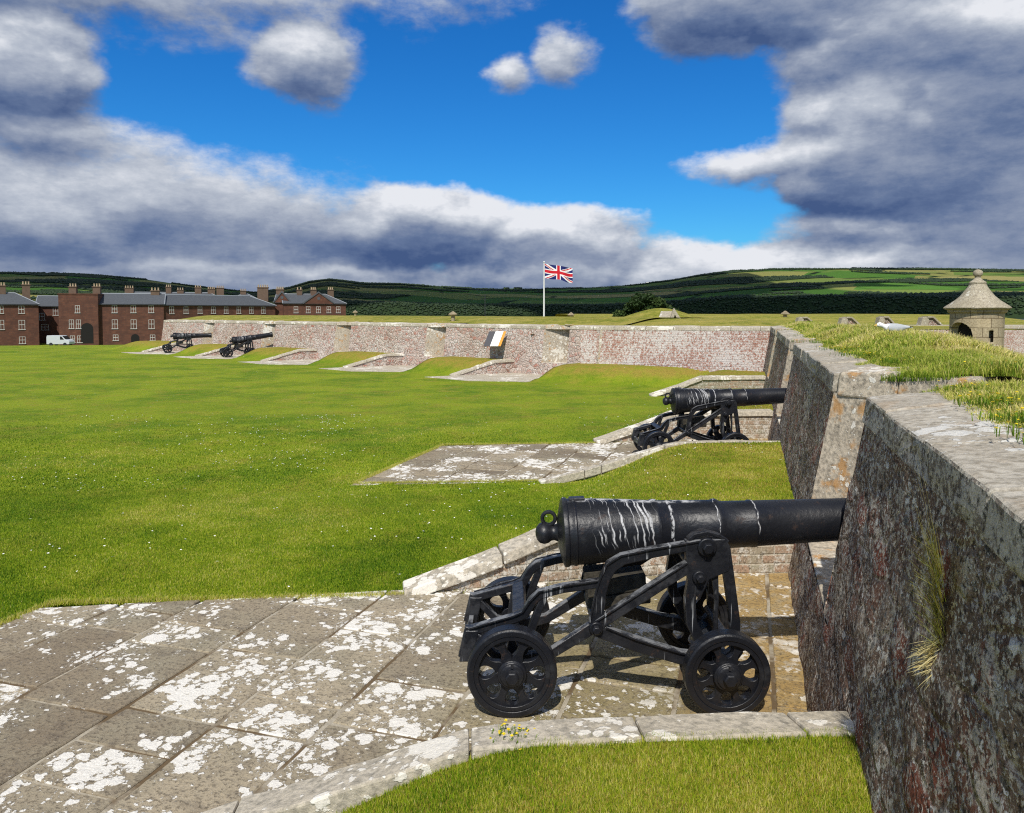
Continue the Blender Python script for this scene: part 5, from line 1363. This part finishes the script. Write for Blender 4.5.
lo=bpy.data.objects.new('sun',L);COL.objects.link(lo);lo.rotation_euler=sd.to_track_quat('Z','Y').to_euler()
# added clouds, unseen above the frame, placed to shade the far hills
def shade_cloud(cx,cy,z,rx,ry,seed,label):
    n=64;mb=MB();g=bmesh.ops.create_icosphere(mb.b,subdivisions=5,radius=1)
    co=np.array([v.co[:] for v in mb.b.verts])
    l=1+.55*fbm(co[:,0]*2.1+seed,co[:,1]*2.1,co[:,2]*2.1,5,seed)*2
    co=co*l[:,None];co[:,2]=np.where(co[:,2]<0,co[:,2]*.25,co[:,2])
    for v,c in zip(mb.b.verts,co): v.co=(c[0]*rx+cx,c[1]*ry+cy,c[2]*160+z)
    o=mb.build('shade_cloud',M['shade_cloud'],smooth=True);tag(o,kind='structure')
m,t=material('cloud vapour')
d=t.n('ShaderNodeBsdfDiffuse',Color=(.82,.82,.84,1));tr=t.n('ShaderNodeBsdfTranslucent',Color=(.75,.77,.8,1));mx=t.n('ShaderNodeMixShader');t.set(mx.inputs[0],.35);t.nt.links.new(d.outputs[0],mx.inputs[1]);t.nt.links.new(tr.outputs[0],mx.inputs[2])
o=t.n('ShaderNodeOutputMaterial');t.nt.links.new(mx.outputs[0],o.inputs[0]);M['shade_cloud']=m
CZ=1900
def shade_center(x,y,z): # cloud position that shades ground point
    k=(CZ-z)/sd.z;return x+sd.x*k,y+sd.y*k
for (px_,Yh,rx,ry,s) in CL if 'CL' in globals() else ((700,1800,900,90,31),(120,3300,1500,1000,3),(470,3000,1100,1000,5),(600,2500,800,430,9),(1200,2300,420,420,12),(720,4500,1250,480,15),(1060,4500,800,480,18)):
    cx,cy=shade_center(px2(px_,Yh),Yh,60);shade_cloud(cx,cy,CZ,rx,ry,s,'')
# ---- sky
W=bpy.data.worlds.new('World');scene.world=W;W.use_nodes=True;t=NT(W.node_tree)
sky=t.n('ShaderNodeTexSky');sky.sky_type='NISHITA';sky.sun_disc=False;sky.sun_elevation=SUN_EL;sky.sun_rotation=math.radians(180);sky.altitude=0;sky.air_density=1.0;sky.dust_density=.5;sky.ozone_density=2.4
def P2A(x,y): return math.atan((x-512)/770), math.atan((312-y)/math.hypot(770,x-512))
grp=bpy.data.node_groups.new('cloud_density','ShaderNodeTree')
grp.interface.new_socket(name='P',in_out='INPUT',socket_type='NodeSocketVector');grp.interface.new_socket(name='D',in_out='OUTPUT',socket_type='NodeSocketFloat')
q=NT(grp);gi=grp.nodes.new('NodeGroupInput');go=grp.nodes.new('NodeGroupOutput');P=gi.outputs[0]
w1=q.vm('SCALE',q.vm('SUBTRACT',q.noise(q.sc(P,(1,1.4,1)),6.5,5,.58,out=1),(.5,.5,.5)),Scale=.085)
Pw=q.vm('ADD',P,w1)
ELL=[ # x,y,rx,ry,weight (photo columns/rows turned into azimuth and elevation)
 (-20,440,780,340,1.3),(30,66,88,62,1.0),(40,125,110,40,.8),(308,60,70,52,.9),(507,74,30,28,.85),(558,60,36,28,.85),
 (60,-14,280,44,.62),(270,-10,220,28,.45),(430,4,90,14,.30),(430,232,120,48,1.2),(545,258,120,58,1.2),(650,274,110,34,1.1),
 (800,-22,210,74,1.2),(900,50,150,70,1.2),(1010,95,150,120,1.2),(858,108,92,54,1.2),(745,160,86,24,1.0),(880,165,120,70,1.2),(1010,200,180,85,1.2),(845,226,90,24,1.0),
 (950,275,420,56,1.3),(800,158,70,34,.9)]
cur=None
for (x,y,rx,ry,wt) in ELL:
    a,e=P2A(x,y);ra=rx/770*math.cos(a)**2;re=ry/770*math.cos(a)
    if x==-20: ra=760/770*.72
    d=q.vm('LENGTH',q.vm('MULTIPLY',q.vm('SUBTRACT',Pw,(a,e,0)),(1/ra,1/re,0)),out=1)
    f=q.m('MULTIPLY',q.m('SUBTRACT',1.0,d),wt*max(.35,min(1.0,ry/70.0)))
    cur=f if cur is None else q.n('ShaderNodeMath',{'operation':'SMOOTH_MAX'},_0=cur,_1=f,_2=.12).outputs[0]
n1=q.noise(q.sc(P,(1,1.8,1)),9.5,11,.64)
n2=q.noise(q.sc(P,(1,2.6,1)),2.6,3,.5)
D=q.m('ADD',q.m('MINIMUM',q.m('MULTIPLY',cur,1.25),.62),q.m('ADD',q.m('MULTIPLY',q.m('SUBTRACT',n1,.5),.58),q.m('MULTIPLY',q.m('SUBTRACT',n2,.5),.10)))
q.set(go.inputs[0],D)
dirn=t.vm('NORMALIZE',t.n('ShaderNodeTexCoord').outputs['Generated'])
dx_,dy_,dz_=t.sep(dirn);az=t.m('ARCTAN2',dx_,dy_);el=t.m('ARCSINE',dz_);P0=t.comb(az,el,0.0)
def dens(off):
    g=t.nt.nodes.new('ShaderNodeGroup');g.node_tree=grp;t.set(g.inputs[0],t.vm('ADD',P0,off));return g.outputs[0]
D0=dens((0,0,0));D1=dens((-.004,.020,0));D2=dens((-.008,.065,0))
mask=t.ramp(t.m('ADD',D0,t.m('MULTIPLY',t.m('SUBTRACT',t.noise(t.sc(P0,(1,2.2,1)),34.0,6,.6),.5),.10)),-.03,.24,True)
lit=t.m('ADD',t.m('MULTIPLY',t.m('SUBTRACT',D0,D1),1.15),t.m('MULTIPLY',t.m('SUBTRACT',D0,D2),.22))
thick=t.ramp(D0,.12,.70)
br=t.m('ADD',t.m('SUBTRACT',.53,t.m('MULTIPLY',thick,.10)),lit)
PW=t.vm('ADD',P0,t.vm('SCALE',t.vm('SUBTRACT',t.noise(P0,5.0,5,.6,out=1),(.5,.5,.5)),Scale=.10))
def soft(x,y,rx,ry):
    a,e=P2A(x,y);d=t.vm('LENGTH',t.vm('MULTIPLY',t.vm('SUBTRACT',PW,(a,e,0)),(770/rx,770/ry,0)),out=1)
    return t.ramp(d,1.0,.1,True)
for (x,y,rx,ry,k) in ((130,240,520,40,.24),(430,240,200,24,.16),(930,185,210,50,.13),(900,75,170,36,.09),(1010,120,120,60,.10),(700,30,110,34,.18),(860,200,120,20,.16),(480,258,260,18,.10),(90,140,150,30,.05),(300,90,60,24,.10),(30,100,90,22,.08),(420,196,120,26,.13),(610,215,90,20,.08)):
    br=t.m('SUBTRACT',br,t.m('MULTIPLY',soft(x,y,rx,ry),k))
for (x,y,rx,ry,k) in ((505,206,50,14,.22),(600,232,100,14,.08),(860,100,85,32,.34),(830,132,60,22,.14),(40,60,90,40,.10),(305,45,60,34,.10),(240,168,330,44,.17),(1000,10,140,45,.20),(60,175,110,26,.10),(340,270,420,9,.20),(760,262,300,18,.08),(880,224,90,12,.20),(730,155,60,16,.06),(420,200,90,22,.12)):
    br=t.m('ADD',br,t.m('MULTIPLY',soft(x,y,rx,ry),k))
br=t.m('ADD',br,t.m('MULTIPLY',t.m('SUBTRACT',t.noise(t.sc(P0,(1,3.0,1)),8.0,11,.66),.5),.56))
cc=t.cr(t.m('MAXIMUM',t.m('MINIMUM',br,1.0),0.0),[(0,(.58,1.02,2.35)),(.25,(1.30,1.85,3.25)),(.5,(2.75,3.25,4.4)),(.75,(4.9,5.35,6.2)),(1,(8.0,8.2,8.7))])
hs=t.n('ShaderNodeHueSaturation',Saturation=1.35,Value=1.0,Color=sky.outputs[0])
skyc=t.mix(1.0,hs.outputs[0],(.28,.84,1.24),'MULTIPLY')
# broken cloud over the rest of the sky, above and behind the viewer
hn=t.noise(dirn,2.3,7,.58);hm=t.m('MULTIPLY',t.ramp(hn,.46,.56,True),t.m('MAXIMUM',t.ramp(el,.42,.60,True),t.ramp(t.m('ABSOLUTE',az),.85,1.2,True)))
hc=t.mix(t.ramp(hn,.50,.70),(6.6,6.8,7.2),(3.6,3.8,4.3))
out=t.mix(hm,t.mix(mask,skyc,cc),hc)
bg=t.n('ShaderNodeBackground',Color=out,Strength=.10);ow=t.n('ShaderNodeOutputWorld');t.nt.links.new(bg.outputs[0],ow.inputs[0])
try: W.cycles.sampling_method='MANUAL';W.cycles.sample_map_resolution=512
except Exception: pass
cam=bpy.data.cameras.new('camera');co=bpy.data.objects.new('camera',cam);COL.objects.link(co);scene.camera=co
cam.sensor_width=36;cam.sensor_fit='HORIZONTAL';cam.lens=770/1024*36;cam.clip_start=.05;cam.clip_end=20000
PITCH=2.5;co.location=(0,0,H);co.rotation_euler=(math.radians(90-PITCH),0,0)
yc=312+770*math.tan(math.radians(PITCH));cam.shift_y=-(406.5-yc)/1024
scene.view_settings.view_transform='Standard';scene.view_settings.look='None';scene.view_settings.exposure=0;scene.view_settings.gamma=1
scene.render.engine='CYCLES';scene.cycles.max_bounces=6;scene.cycles.use_denoising=False;scene.cycles.pixel_filter_type='BLACKMAN_HARRIS';scene.cycles.filter_width=1.15
scene.cycles.diffuse_bounces=3;scene.cycles.glossy_bounces=2;scene.cycles.transmission_bounces=2
scene.render.resolution_x=1024;scene.render.resolution_y=813
